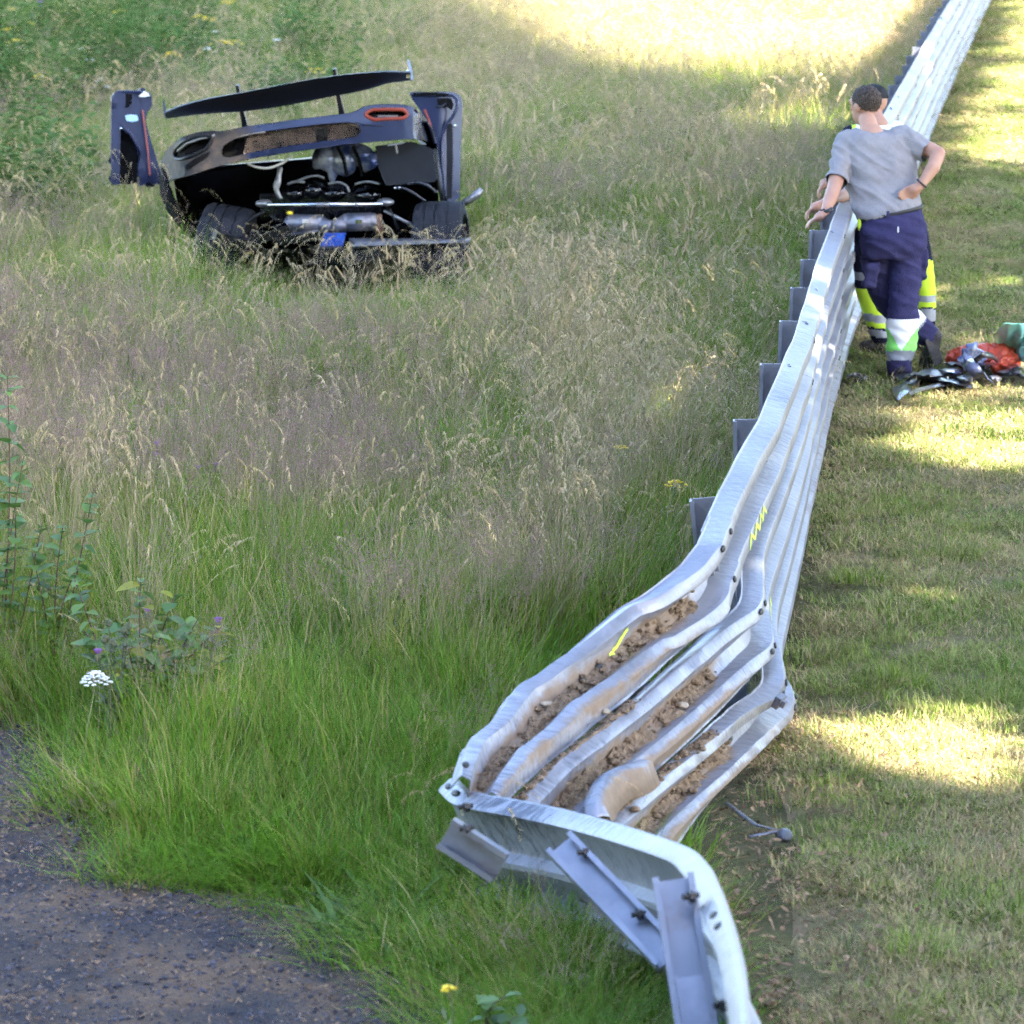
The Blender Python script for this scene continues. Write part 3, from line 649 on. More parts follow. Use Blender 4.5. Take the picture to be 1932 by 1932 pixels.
# ================================================================== grasses
def blade_mesh(name, mats, specs):
    """specs: list of (base xy, lean dir, height, width, bend, segs, mat, shade, kind)"""
    V = []; F = []; MI = []; S = []
    def strip(P, wid, mi, sh0, sh1, sd):
        o = len(V); n = len(P)
        for i, p in enumerate(P):
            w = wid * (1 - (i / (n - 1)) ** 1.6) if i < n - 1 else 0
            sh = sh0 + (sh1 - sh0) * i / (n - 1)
            if i < n - 1: V.append(p - sd * w); V.append(p + sd * w); S.extend([sh, sh])
            else: V.append(p); S.append(sh)
        for i in range(n - 2): F.append((o + 2 * i, o + 2 * i + 1, o + 2 * i + 3, o + 2 * i + 2)); MI.append(mi)
        F.append((o + 2 * (n - 2), o + 2 * (n - 2) + 1, o + 2 * (n - 1))); MI.append(mi)
    for (bx, by, ang, h, w, bend, seg, mi, sh, head) in specs:
        d = Vector((math.cos(ang), math.sin(ang), 0)); sa = ang + random.uniform(-1.2, 1.2); sd = Vector((-math.sin(sa), math.cos(sa), 0))
        P = []
        for i in range(seg + 1):
            t = i / seg; r = bend * h * t * t
            P.append(Vector((bx, by, 0)) + d * (r + .06 * h * t) + Vector((0, 0, h * (t - .42 * bend * t * t))))
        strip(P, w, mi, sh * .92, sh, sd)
        if head:
            kind, hm, hs = head; tip = P[-1]; ax = (P[-1] - P[-2]).normalized()
            if kind == 'timothy':
                o = len(V); L = hs
                for q in range(2):
                    a = Vector((0, 0, 1)).cross(ax) if q == 0 else ax.cross(Vector((0, 0, 1)).cross(ax)); a = a.normalized() if a.length > 1e-4 else Vector((1, 0, 0))
                    o = len(V); pts = [tip - a * .003, tip + ax * L * .15 - a * .0055, tip + ax * L * .8 - a * .005, tip + ax * L, tip + ax * L * .8 + a * .005, tip + ax * L * .15 + a * .0055, tip + a * .003]
                    V.extend(pts); S.extend([1.0] * 7); F.append(tuple(o + i for i in range(7))); MI.append(hm)
            elif kind == 'panicle':
                for q in range(34):
                    t = random.random(); c = P[-2].lerp(tip, .2 + 1.1 * t) ; rr = hs * (1 - .75 * t) * random.random() ** .6; an = random.uniform(0, 6.28)
                    c = c + Vector((math.cos(an) * rr, math.sin(an) * rr, random.uniform(-.02, .03) - rr * .15)); e = Vector((random.gauss(0, 1), random.gauss(0, 1), random.gauss(.4, 1))).normalized() * random.uniform(.006, .013); f = Vector((random.gauss(0, 1), random.gauss(0, 1), 0)).normalized() * .0016
                    o = len(V); V.extend([c - f, c + f, c + e]); S.extend([random.uniform(.7, 1.2)] * 3); F.append((o, o + 1, o + 2)); MI.append(hm)
                    if q % 3 == 0:
                        o = len(V); b0 = P[-2].lerp(tip, .1 + .9 * t); V.extend([b0, b0 + Vector((0, 0, .0012)), c]); S.extend([.9] * 3); F.append((o, o + 1, o + 2)); MI.append(hm)
            elif kind == 'arch':
                L = hs; dd = d
                for q in range(16):
                    t = q / 15; c = tip + dd * (L * t) + Vector((0, 0, -L * .75 * t * t)); e = Vector((random.gauss(0, .6), random.gauss(0, .6), -.9)).normalized() * .022; f = Vector((-dd.y, dd.x, 0)) * .003
                    o = len(V); V.extend([c - f, c + f, c + e]); S.extend([random.uniform(.8, 1.2)] * 3); F.append((o, o + 1, o + 2)); MI.append(hm)
    me = bpy.data.meshes.new(name); me.from_pydata([tuple(p) for p in V], [], F); me.update()
    for m in mats: me.materials.append(m)
    me.polygons.foreach_set('material_index', MI)
    a = me.attributes.new('shade', 'FLOAT_COLOR', 'POINT'); c = np.ones((len(V), 4), np.float32); c[:, :3] = np.array(S, np.float32)[:, None]; a.data.foreach_set('color', c.ravel())
    return bpy.data.objects.new(name, me)
GM = {
    'lush': leafmat('lush_blade', (0.134, 0.281, 0.017), (0.208, 0.375, 0.032), .45),
    'green': leafmat('green_blade', (0.111, 0.220, 0.019), (0.195, 0.296, 0.035), .42),
    'olive': leafmat('olive_blade', (0.227, 0.252, 0.044), (0.328, 0.302, 0.068), .4),
    'straw': leafmat('straw_blade', (0.389, 0.295, 0.134), (0.531, 0.407, 0.204), .25),
    'pale': leafmat('pale_stalk', (0.319, 0.254, 0.140), (0.437, 0.342, 0.204), .2),
    'purple': leafmat('panicle', (0.295, 0.177, 0.159), (0.389, 0.242, 0.210), .3),
    'head': leafmat('seed_head', (0.425, 0.319, 0.166), (0.543, 0.401, 0.242), .2),
    'lawn': leafmat('lawn_blade', (0.207, 0.263, 0.060), (0.314, 0.342, 0.109), .4),
    'thatch': leafmat('dry_thatch', (0.30, 0.225, 0.12), (0.43, 0.34, 0.19), .2),
    'dark': leafmat('weed_leaf', (0.069, 0.144, 0.027), (0.138, 0.218, 0.056), .35),
}
GK = list(GM); GL = [GM[k] for k in GK]
def tuft(name, n, spread, h, w, bend, mix, heads=(), hfrac=0.0, big=True):
    sp = []
    if big: n = int(n * 4.2); spread = spread * 2.15; hfrac *= 4.2
    for i in range(n):
        r = spread * math.sqrt(random.random()); a = random.uniform(0, 6.283); hh_ = h * random.uniform(.55, 1.1)
        k = random.choices([m for m, _ in mix], [q for _, q in mix])[0]
        sp.append((r * math.cos(a), r * math.sin(a), a + random.gauss(0, .9), hh_, w * random.uniform(.6, 1.2), bend * random.uniform(.3, 1.5), 4, GK.index(k), random.uniform(.75, 1.2), None))
    for i in range(int(hfrac)):
        kind, stem, hm, hs, hmul = random.choice(heads); r = spread * random.random(); a = random.uniform(0, 6.283)
        sp.append((r * math.cos(a), r * math.sin(a), a + random.gauss(0, .8), h * hmul * random.uniform(.8, 1.15), .0016, random.uniform(.08, .35), 5, GK.index(stem), random.uniform(.85, 1.15), (kind, GK.index(hm), hs * random.uniform(.8, 1.2))))
    return blade_mesh(name, GL, sp)
def scatter(name, protos, pts, rot, scl, idx, label, cat):
    coll = bpy.data.collections.new(name + '_source')
    for o in protos: coll.objects.link(o)
    order = sorted(range(len(protos)), key=lambda i: protos[i].name); rank = {o: r for r, o in enumerate(order)}
    idx = np.array([rank[i] for i in idx])
    me = bpy.data.meshes.new(name); me.vertices.add(len(pts)); me.vertices.foreach_set('co', np.asarray(pts, np.float32).ravel()); me.update()
    me.attributes.new('rot', 'FLOAT_VECTOR', 'POINT').data.foreach_set('vector', np.asarray(rot, np.float32).ravel())
    me.attributes.new('scl', 'FLOAT_VECTOR', 'POINT').data.foreach_set('vector', np.asarray(scl, np.float32).ravel())
    me.attributes.new('idx', 'INT', 'POINT').data.foreach_set('value', np.asarray(idx, np.int32))
    ob = bpy.data.objects.new(name, me); COL.objects.link(ob); stuff(ob); tag(ob, label, cat)
    ng = bpy.data.node_groups.new(name + '_nodes', 'GeometryNodeTree')
    ng.interface.new_socket('Geometry', in_out='INPUT', socket_type='NodeSocketGeometry'); ng.interface.new_socket('Geometry', in_out='OUTPUT', socket_type='NodeSocketGeometry')
    N = ng.nodes; L = ng.links; gi = N.new('NodeGroupInput'); go = N.new('NodeGroupOutput')
    ci = N.new('GeometryNodeCollectionInfo'); ci.inputs['Collection'].default_value = coll; ci.inputs['Separate Children'].default_value = True; ci.inputs['Reset Children'].default_value = True
    ip = N.new('GeometryNodeInstanceOnPoints'); ip.inputs['Pick Instance'].default_value = True
    def na(nm, t):
        q = N.new('GeometryNodeInputNamedAttribute'); q.data_type = t; q.inputs['Name'].default_value = nm; return q.outputs[0]
    e2r = N.new('FunctionNodeEulerToRotation'); L.new(na('rot', 'FLOAT_VECTOR'), e2r.inputs[0])
    L.new(gi.outputs[0], ip.inputs['Points']); L.new(ci.outputs[0], ip.inputs['Instance']); L.new(na('idx', 'INT'), ip.inputs['Instance Index']); L.new(e2r.outputs[0], ip.inputs['Rotation']); L.new(na('scl', 'FLOAT_VECTOR'), ip.inputs['Scale'])
    L.new(ip.outputs[0], go.inputs[0])
    md = ob.modifiers.new('scatter', 'NODES'); md.node_group = ng
    return ob
# regions in the meadow, worked out on the ground
CRUSH = [G2(*za(X, Y)) for X, Y in ((1500, 60), (920, 520), (470, 880), (240, 1150), (60, 1440), (400, 1600), (1250, 1720), (1650, 1260), (1800, 900), (1830, 600))]
CAR_XY = [G2(395, 560), G2(870, 560), G2(880, 470), G2(860, 400), G2(420, 400)]
def sample(n, d0, d1, pw, extra=1.0):
    d = d0 + (d1 - d0) * rng.random(n) ** pw
    x = (rng.random(n) * 2 - 1) * (d * HALF / FPX * 1.12 + extra); return x, d
heights = {}
protos = []; spec = {}
def add_proto(key, ob): spec.setdefault(key, []).append(len(protos)); protos.append(ob)
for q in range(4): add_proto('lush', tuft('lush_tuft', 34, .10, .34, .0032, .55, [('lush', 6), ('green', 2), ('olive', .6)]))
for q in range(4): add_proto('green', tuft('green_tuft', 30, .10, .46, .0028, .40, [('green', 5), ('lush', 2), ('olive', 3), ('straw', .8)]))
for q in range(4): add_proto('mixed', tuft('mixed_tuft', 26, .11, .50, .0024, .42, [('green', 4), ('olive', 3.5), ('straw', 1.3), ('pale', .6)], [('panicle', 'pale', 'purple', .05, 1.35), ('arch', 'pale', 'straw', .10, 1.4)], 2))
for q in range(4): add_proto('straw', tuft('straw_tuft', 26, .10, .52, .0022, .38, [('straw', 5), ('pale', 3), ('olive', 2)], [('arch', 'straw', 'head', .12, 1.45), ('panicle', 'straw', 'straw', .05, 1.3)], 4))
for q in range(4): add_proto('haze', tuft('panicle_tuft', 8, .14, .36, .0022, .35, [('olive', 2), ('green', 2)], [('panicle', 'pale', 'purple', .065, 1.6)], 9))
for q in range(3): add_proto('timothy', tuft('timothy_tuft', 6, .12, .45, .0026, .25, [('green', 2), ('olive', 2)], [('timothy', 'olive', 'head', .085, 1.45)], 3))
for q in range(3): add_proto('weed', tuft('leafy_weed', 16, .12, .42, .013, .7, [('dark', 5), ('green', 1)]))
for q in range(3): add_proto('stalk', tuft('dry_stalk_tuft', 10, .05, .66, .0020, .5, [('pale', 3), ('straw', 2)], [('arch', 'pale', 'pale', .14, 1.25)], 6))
NM = 14500
x, y = sample(NM, 6.5, 85, 1.75)
u, v, zc = proj(x, y, np.zeros_like(x))
ok = (x < base_x(y) - .28) & ~in_poly(x, y, PATH_XY) & ~in_poly(x, y, CAR_XY)
ok &= ~(in_poly(x, y, CRUSH) & (rng.random(NM) < .95))
ok &= ~((y < 12.6) & (x > .50 + .04 * (y - 8)))
x, y, u, v = x[ok], y[ok], u[ok], v[ok]; n = len(x)
n1 = vnoise(x, y, 1.1, 31); n2 = vnoise(x, y, .45, 32); n3 = vnoise(x, y, 2.4, 33)
wt = np.zeros((n, 8))                                                # lush green mixed straw haze timothy stalk
near = np.clip((v - 1050) / 350, 0, 1); far = np.clip((420 - v) / 250, 0, 1)
right = np.clip((u - 900) / 500, 0, 1)
wt[:, 0] = near * 3.0 + .25
wt[:, 1] = 3.6 * (1 - near * .5) * (.45 + vnoise(x, y, .9, 35))
wt[:, 2] = (1 - near) * 1.6 * (.4 + n2)
wt[:, 3] = (1 - near * .93) * (.08 + 1.5 * np.clip(n1 - .35, 0, 1)) * (.5 + 1.1 * right) + far * .6 * (u > 500) + 5 * ((v < 190) & (u > 800))  # extra pale straw brightens the far sunlit strip through its colour
wt[:, 4] = ((1 - near * .85) * np.clip(n3 - .25, 0, 1) * 2.2) * np.where((u < 750) & (v > 480) & (v < 1100), 4.0, .45)
wt[:, 5] = .02 + .35 * ((v > 380) & (v < 760) & (u > 700))
wt[:, 6] = .12 * (1 - near) + 1.3 * ((u > 950) & (v > 650) & (v < 1250)) * n2
wt[:, 7] = 11 * ((u < 760) & (v < 235)) * np.clip(vnoise(x, y, 1.3, 77) * 2 - .55, 0, 1) + .04
cz = np.exp(-(((x - G2(620, 560)[0]) / 1.5) ** 2 + ((y - G2(620, 560)[1] + .6) / 1.8) ** 2))
for k_ in (2, 3, 4, 5, 6): wt[:, k_] *= 1 - .93 * np.clip(cz * 1.4, 0, 1)
wt[:, 5] *= (v < 950); wt[:, 6] += .9 * ((u > 1050) & (u < 1500) & (v > 560) & (v < 1000)) * n2
wt = np.maximum(wt, 0); cum = np.cumsum(wt / wt.sum(1)[:, None], 1); kind = (rng.random(n)[:, None] > cum).sum(1).clip(0, 7)
KEYS = ['lush', 'green', 'mixed', 'straw', 'haze', 'timothy', 'stalk', 'weed']
idx = np.array([random.choice(spec[KEYS[k]]) for k in kind])
hs = .82 + .4 * vnoise(x, y, .8, 41)
# trampled where the wreck slid to rest, short by the path and round the folded rail
carx, cary = G2(620, 560)
tr_ = np.exp(-(((x - carx - .25) / .95) ** 2 + ((y - cary + .8) / 1.3) ** 2)); hs *= 1 - .72 * tr_
left_clump = np.exp(-(((x - G2(315, 600)[0]) / .45) ** 2 + ((y - G2(315, 600)[1]) / .8) ** 2)); hs *= 1 + .65 * left_clump
hs *= 1 - .42 * np.clip((v - 1480) / 250, 0, 1)
pdist = np.min(np.stack([np.hypot(x - a, y - b) for a, b in [(p.x, p.y) for p in resample([Vector((q[0], q[1], 0)) for q in PATH_XY[:-2]], 60)]]), 0)
hs *= np.clip(.35 + pdist / .55, .35, 1)
rdist = base_x(y) - x; hs *= np.clip(.30 + rdist / 1.0, .45, 1)
pts = np.stack([x, y, ground_h(x, y) - .01], 1)
rot = np.stack([rng.normal(0, .10, n), rng.normal(0, .10, n), rng.random(n) * 6.283], 1)
wd = (.9 + .35 * rng.random(n)) * np.clip(.8 + (y - 12) / 40, .85, 1.7)
scl = np.stack([wd, wd, hs * (.85 + .3 * rng.random(n))], 1)
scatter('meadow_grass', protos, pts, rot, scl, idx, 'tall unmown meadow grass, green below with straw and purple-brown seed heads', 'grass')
# mown verge
lp = []
for q in range(4): lp.append(tuft('lawn_tuft', 44, .10, .06, .0026, .7, [('lawn', 6), ('green', 2), ('thatch', 1.6)]))
for q in range(3): lp.append(tuft('dry_lawn_tuft', 44, .11, .05, .0024, 1.1, [('thatch', 5), ('lawn', 2), ('straw', 1)]))
for q in range(2): lp.append(tuft('lawn_clump', 40, .07, .11, .0030, .7, [('green', 3), ('lawn', 4)]))
NL = 9500
x, y = sample(NL, 6.5, 72, 1.75); x = base_x(np.maximum(y, 12.8)) - .5 + rng.random(NL) * np.minimum(y * HALF / FPX * 1.12 + .6 - base_x(np.maximum(y, 12.8)) + .5, 5.6)
PILE = [G2(1680, 745), G2(1700, 700), G2(1780, 690), G2(1880, 660), G2(2000, 650), G2(2000, 745), G2(1850, 750)]
ok = (x > base_x(y) + .12) & ~in_poly(x, y, PILE) & ((y > 12.8) | (x > .60 + .02 * (y - 8)))
ok &= rng.random(NL) < np.clip(.35 + 1.5 * vnoise(x, y, .55, 61), 0, 1) * np.clip(.25 + (x - base_x(np.maximum(y, 12.8))) / .45, .25, 1)
x, y = x[ok], y[ok]; n = len(x); d1 = vnoise(x, y, .6, 51) * .6 + vnoise(x, y, .22, 52) * .4
edge_ = np.clip(1 - (x - base_x(np.maximum(y, 12.4))) / .5, 0, 1)
neardry = np.clip((12.0 - y) / 2.5, 0, 1) * .45
dry = rng.random(n) < np.clip((d1 - .42) * 2.4 + .22 + edge_ * .55 + neardry, .05, .93)
cl = (rng.random(n) < .03) & ~dry
idx = np.where(dry, 4 + rng.integers(0, 3, n), rng.integers(0, 4, n)); idx = np.where(cl, 7 + rng.integers(0, 2, n), idx)
hsl = (.5 + .6 * rng.random(n)) * (1 + .5 * edge_ * (rng.random(n) < .4))
wd = np.clip(.85 + (y - 12) / 30, .85, 2.0)
scatter('verge_grass', lp, np.stack([x, y, np.full(n, .022)], 1), np.stack([rng.normal(0, .12, n), rng.normal(0, .12, n), rng.random(n) * 6.283], 1), np.stack([wd, wd, hsl], 1), idx, 'short mown verge grass, patchy green with dry brown clippings', 'grass')

# rank leafy weeds behind and left of the wreck
def weed_proto(name, hgt, nst, L):
    V = []; F = []; S = []
    for q in range(nst):
        a = random.uniform(0, 6.28); r = .28 * math.sqrt(random.random()); b = Vector((r * math.cos(a), r * math.sin(a), 0)); h = hgt * random.uniform(.6, 1.1); ln = Vector((random.gauss(0, .12), random.gauss(0, .12), 1)).normalized()
        o = len(V); V += [b - Vector((.003, 0, 0)), b + Vector((.003, 0, 0)), b + ln * h]; S += [.8] * 3; F.append((o, o + 1, o + 2))
        for k in range(13):
            t = .15 + .85 * k / 12; p = b + ln * h * t; an = k * 2.2 + random.uniform(-.4, .4); d = Vector((math.cos(an), math.sin(an), random.uniform(-.1, .5))).normalized(); sd = Vector((-math.sin(an), math.cos(an), 0)); ll = L * random.uniform(.6, 1.1) * (1.15 - .6 * t); sh = random.uniform(.75, 1.25)
            o = len(V); V += [p, p + d * ll * .45 + sd * ll * .24, p + d * ll - Vector((0, 0, ll * .2)), p + d * ll * .45 - sd * ll * .24]; S += [sh] * 4; F.append((o, o + 1, o + 2, o + 3))
    me = bpy.data.meshes.new(name); me.from_pydata([tuple(p) for p in V], [], F); me.update(); me.materials.append(GM['dark'])
    a_ = me.attributes.new('shade', 'FLOAT_COLOR', 'POINT'); c = np.ones((len(V), 4), np.float32); c[:, :3] = np.array(S, np.float32)[:, None]; a_.data.foreach_set('color', c.ravel()); return bpy.data.objects.new(name, me)
wp = [weed_proto('leafy_weed_clump', h, 16, L) for h, L in ((1.05, .19), (.85, .22), (1.3, .17), (.7, .20))]
NWD = 5200; d_ = 27 + 45 * rng.random(NWD); x = (rng.random(NWD) * 1.1 - 1.08) * (d_ * HALF / FPX + .8); u, v, zc = proj(x, d_, np.zeros(NWD))
den = np.clip((680 - u) / 380, 0, 1) * np.clip((300 - v) / 60, 0, 1) * np.clip(vnoise(x, d_, 1.5, 83) * 3.0 - .8, 0, 1) + .9 * np.clip((215 - u) / 60, 0, 1) * ((v > 200) & (v < 470)) * np.clip(vnoise(x, d_, .9, 84) * 2 - .4, 0, 1) + .25 * ((u > 1030) & (u < 1130) & (v < 120)) * 1.0
ok = rng.random(NWD) < den * .17; x, d_ = x[ok], d_[ok]; n = len(x)
scatter('leafy_weeds', wp, np.stack([x, d_, ground_h(x, d_) - .02], 1), np.stack([rng.normal(0, .1, n), rng.normal(0, .1, n), rng.random(n) * 6.28], 1), np.repeat((.7 + .45 * rng.random(n))[:, None], 3, 1), rng.integers(0, 4, n), 'rank broad-leaved green weeds growing behind and left of the wreck', 'weeds')
# unseen trees added behind the camera to screen off the low sky
for ti in range(11):
    tx = -22 + ti * 3.6 + random.uniform(-.8, .8); ty = -9 + random.uniform(-2.5, 1.5) - (3 if ti > 7 else 0)
    t = thing('screening_tree', 'unseen broadleaf tree added behind the camera to block low sky', 'tree', (tx, ty, 0), 'trees added behind the camera')
    hgt = random.uniform(14, 17) if ti < 9 else 11.0; mb = MB(); trs = catmull([Vector((tx, ty, -.3)), Vector((tx + .1, ty, hgt * .4)), Vector((tx - .1, ty + .1, hgt * .9))], 5); mb.tube(trs, [.22 * (1 - i / 12) for i in range(len(trs))], 8); mb.build('trunk', M['bark'], t, True)
    lb = MB()
    for q in range(12):
        st = trs[random.randrange(2, len(trs) - 1)]; e = st + Vector((random.gauss(0, 1.3), random.gauss(0, 1.3), random.uniform(.2, 1.6))); lb.tube([st, e], [.06, .015], 5)
    lb.build('limb', M['bark'], t, True)
    n = 2600; d = rng.normal(size=(n, 3)); d /= np.linalg.norm(d, axis=1)[:, None]; rr = rng.random(n) ** .4
    C = np.array([tx, ty, hgt * .56]) + d * rr[:, None] * np.array([3.0, 2.8, hgt * .5]); C[:, 2] = np.maximum(C[:, 2], .5)
    a1 = rng.normal(size=(n, 3)); a1 /= np.linalg.norm(a1, axis=1)[:, None]; a2 = np.cross(a1, rng.normal(size=(n, 3))); a2 /= np.linalg.norm(a2, axis=1)[:, None]
    ob = bpy.data.objects.new('crown', quads_mesh('crown', C, a1 * .42, a2 * .30, M['tree_leaf'], .8 + .4 * rng.random(n))); link(ob, t)

# ================================================================== gravel and litter on the path
def pebble(name, r, mat):
    mb = MB(); mb.ball((0, 0, r * .3), (r, r * .8, r * .55), None, 6, 4)
    sd = random.random() * 50; mb.v = [tuple(Vector(q) * (1 + .35 * noise.noise(Vector(q) / r * .9 + Vector((sd, 0, 0))))) for q in mb.v]
    return bpy.data.objects.new(name, mb.mesh(name, mat))
def chipmat(name, ca, cb):
    m, nt, b = nmat(name); n = nt.nodes; l = nt.links; oi = n.new('ShaderNodeObjectInfo'); mx = n.new('ShaderNodeMix'); mx.data_type = 'RGBA'
    l.new(oi.outputs['Random'], mx.inputs[0]); mx.inputs[6].default_value = (*ca, 1); mx.inputs[7].default_value = (*cb, 1); l.new(mx.outputs[2], b.inputs['Base Color']); b.inputs['Roughness'].default_value = .85; b.inputs['Specular IOR Level'].default_value = .2
    return m
M['peb'] = chipmat('blue_grey_gravel', (0.035, 0.035, 0.048), (0.105, 0.10, 0.125))
M['litter'] = chipmat('leaf_litter', (0.10, 0.056, 0.032), (0.30, 0.20, 0.125))
gp = [pebble('pebble', r, M['peb']) for r in (.006, .008, .010, .012, .009)]
def flake(name, L, wd):
    mb = MB(); c = random.uniform(-.5, .5)
    V = []
    for i in range(4):
        t = i / 3; w = wd * math.sin(math.pi * (.15 + .75 * t)); z = .003 + c * L * (t - .5) ** 2 + random.uniform(0, .004)
        V += [(L * (t - .5), -w, z + random.uniform(0, .004)), (L * (t - .5), w, z + random.uniform(0, .004))]
    mb.add(V, [(2 * i, 2 * i + 1, 2 * i + 3, 2 * i + 2) for i in range(3)]); return bpy.data.objects.new(name, mb.mesh(name, M['litter']))
lp2 = [flake('dead_leaf', L, w) for L, w in ((.03, .006), (.02, .006), (.045, .0022), (.06, .0016), (.016, .008), (.03, .002))]
NG = 42000
x = -3.6 + 4.4 * rng.random(NG); y = 6.6 + 7.2 * rng.random(NG)
ok = in_poly(x, y, PATH_XY); x, y = x[ok], y[ok]; n = len(x)
scatter('gravel', gp, np.stack([x, y, path_z(x, y) - .001], 1), np.stack([rng.normal(0, .3, n), rng.normal(0, .3, n), rng.random(n) * 6.28], 1), np.repeat((.4 + .6 * rng.random(n))[:, None], 3, 1), rng.integers(0, 5, n), 'blue-grey crushed gravel covering the path', 'gravel')
NG = 80000
x = -3.6 + 4.4 * rng.random(NG); y = 6.6 + 7.2 * rng.random(NG)
pd = np.min(np.stack([np.hypot(x - a.x, y - a.y) for a in resample([Vector((q[0], q[1], 0)) for q in PATH_XY[1:-2]], 80)]), 0)
ok = in_poly(x, y, PATH_XY) & (rng.random(NG) < np.clip(1.1 * np.exp(-(pd / .30) ** 2) + 1.5 * np.clip(vnoise(x, y, .35, 91) - .50, 0, 1) + .35 + .8 * np.clip(vnoise(x, y, .8, 92) - .5, 0, 1), 0, 1))
ok |= (rng.random(NG) < .35) & (pd < .16)
x, y = x[ok], y[ok]; n = len(x)
scatter('leaf_litter', lp2, np.stack([x, y, path_z(x, y) + .004 + .008 * rng.random(n)], 1), np.stack([rng.normal(0, .3, n), rng.normal(0, .3, n), rng.random(n) * 6.28], 1), np.repeat((.3 + .5 * rng.random(n))[:, None], 3, 1), rng.integers(0, 6, n), 'brown dead leaves and straw bits strewn over the gravel path', 'litter')
# dry clippings and soil crumbs beside the folded barrier
NG = 12000; x = .35 + 1.5 * rng.random(NG) ** 1.3; y = 7.0 + 6.2 * rng.random(NG)
ok = (x > .58 + .02 * (y - 8)) & (rng.random(NG) < np.clip(1.25 * np.exp(-((x - .6) / .55) ** 2) * (.4 + vnoise(x, y, .4, 71)), 0, 1)); x, y = x[ok], y[ok]; n = len(x)
scatter('clippings', lp2, np.stack([x, y, np.full(n, .035) + .03 * rng.random(n)], 1), np.stack([rng.normal(0, .4, n), rng.normal(0, .4, n), rng.random(n) * 6.28], 1), np.repeat((.5 + .7 * rng.random(n))[:, None], 3, 1), rng.integers(0, 6, n), 'dry brown clippings scattered on bare soil beside the folded barrier', 'clippings')

# ================================================================== single plants
M['leaf_a'] = leafmat('shrub_leaf', (0.075, 0.16, 0.035), (0.16, 0.26, 0.06), .4, .35, .05)
M['leaf_y'] = leafmat('sun_glow_leaf', (0.26, 0.30, 0.04), (0.40, 0.38, 0.07), .5)  # yellow colour stands in for sun glowing through the leaves
M['stem_r'] = pm('red_brown_stem', (0.10, 0.05, 0.035), (0.16, 0.09, 0.05), 20, .7)
M['stem_g'] = pm('green_stem', (0.13, 0.16, 0.05), (0.20, 0.20, 0.08), 20, .7)
M['yellow'] = pm('yellow_petal', (0.75, 0.50, 0.01), (0.80, 0.60, 0.03), 40, .6)
M['white_p'] = pm('white_petal', (0.72, 0.72, 0.66), (0.80, 0.80, 0.76), 40, .6)
M['purple_p'] = pm('purple_petal', (0.24, 0.09, 0.36), (0.34, 0.16, 0.45), 60, .6)
M['bud'] = pm('thistle_bud', (0.10, 0.13, 0.06), (0.16, 0.17, 0.09), 90, .8, 0, .8, 200)
def leaf_mesh(name, L, w, mat, fold=.25, droop=.3):
    V = []; F = []; n = 5
    for i in range(n + 1):
        t = i / n; ww = w * math.sin(math.pi * min(.999, t ** .8)) ** .8 if 0 < i < n else 0.0006; z = -droop * L * t * t
        V += [(L * t, -ww, z + fold * ww), (L * t, 0, z), (L * t, ww, z + fold * ww)]
    for i in range(n):
        F += [(3 * i, 3 * i + 1, 3 * i + 4, 3 * i + 3), (3 * i + 1, 3 * i + 2, 3 * i + 5, 3 * i + 4)]
    me = bpy.data.meshes.new(name); me.from_pydata(V, [], F); me.update(); me.materials.append(mat); me.polygons.foreach_set('use_smooth', [True] * len(F))
    a = me.attributes.new('shade', 'FLOAT_COLOR', 'POINT'); a.data.foreach_set('color', np.ones(len(V) * 4, np.float32)); return me
LEAF = [leaf_mesh('leaf', .058, .020, M['leaf_a'], .25, d) for d in (.1, .35, .6)] + [leaf_mesh('leaf', .072, .027, M['leaf_a'], .15, .3)]
LEAFY = leaf_mesh('leaf', .07, .026, M['leaf_y'], .15, .4)
def put_leaf(me, p, ang, pitch, parent, sc):
    ob = bpy.data.objects.new('leaf', me); COL.objects.link(ob); ob.parent = parent
    m = Matrix.Translation(p - ROOT[parent.name]) @ Matrix.Rotation(ang, 4, 'Z') @ Matrix.Rotation(-pitch, 4, 'Y') @ Matrix.Rotation(random.uniform(-.4, .4), 4, 'X') @ Matrix.Scale(sc, 4)
    ob.matrix_basis = m; return ob
def shrub(label, base, stems, dens, sc=1.0, yfrac=0.0):
    t = thing('shrub', label, 'shrub', base); mb = MB()
    for tip, k in stems:
        tip = Vector(tip); b_ = Vector(base) + Vector((random.uniform(-.04, .04), random.uniform(-.04, .04), 0)); mid = b_.lerp(tip, .55) + Vector((random.uniform(-.03, .03), 0, .04))
        P = catmull([b_, mid, tip], 8); mb.tube(P, [.0045 - .003 * i / len(P) for i in range(len(P))], 5); an = random.uniform(0, 6.28)
        L = (tip - b_).length; cnt = int(L * dens)
        for q in range(cnt):
            f = .22 + .78 * (q + .5) / cnt; p = P[min(int(f * (len(P) - 1)), len(P) - 1)]; an += 2.6 + random.uniform(-.4, .4)
            me = LEAFY if random.random() < yfrac else random.choice(LEAF); put_leaf(me, p, an, random.uniform(-.1, .75), t, sc * random.uniform(.75, 1.2) * (1 if f < .9 else .65))
    mb.build('stem', M['stem_r'], t, True); return t
def tipat(u, v, d): return W(u, v, d)
b1 = G(2, 1300); d1_ = depth_of(b1)
shrub('leafy willow sapling with tall upright shoots growing above the gravel path', b1, [(tipat(14, 696, d1_), 0), (tipat(45, 860, d1_ - .1), 0), (tipat(-30, 820, d1_), 0), (tipat(30, 960, d1_ - .15), 0), (tipat(80, 985, d1_ - .1), 0), (tipat(-10, 1020, d1_ - .2), 0)], 34)
b2 = G(95, 1300); d2_ = depth_of(b2)
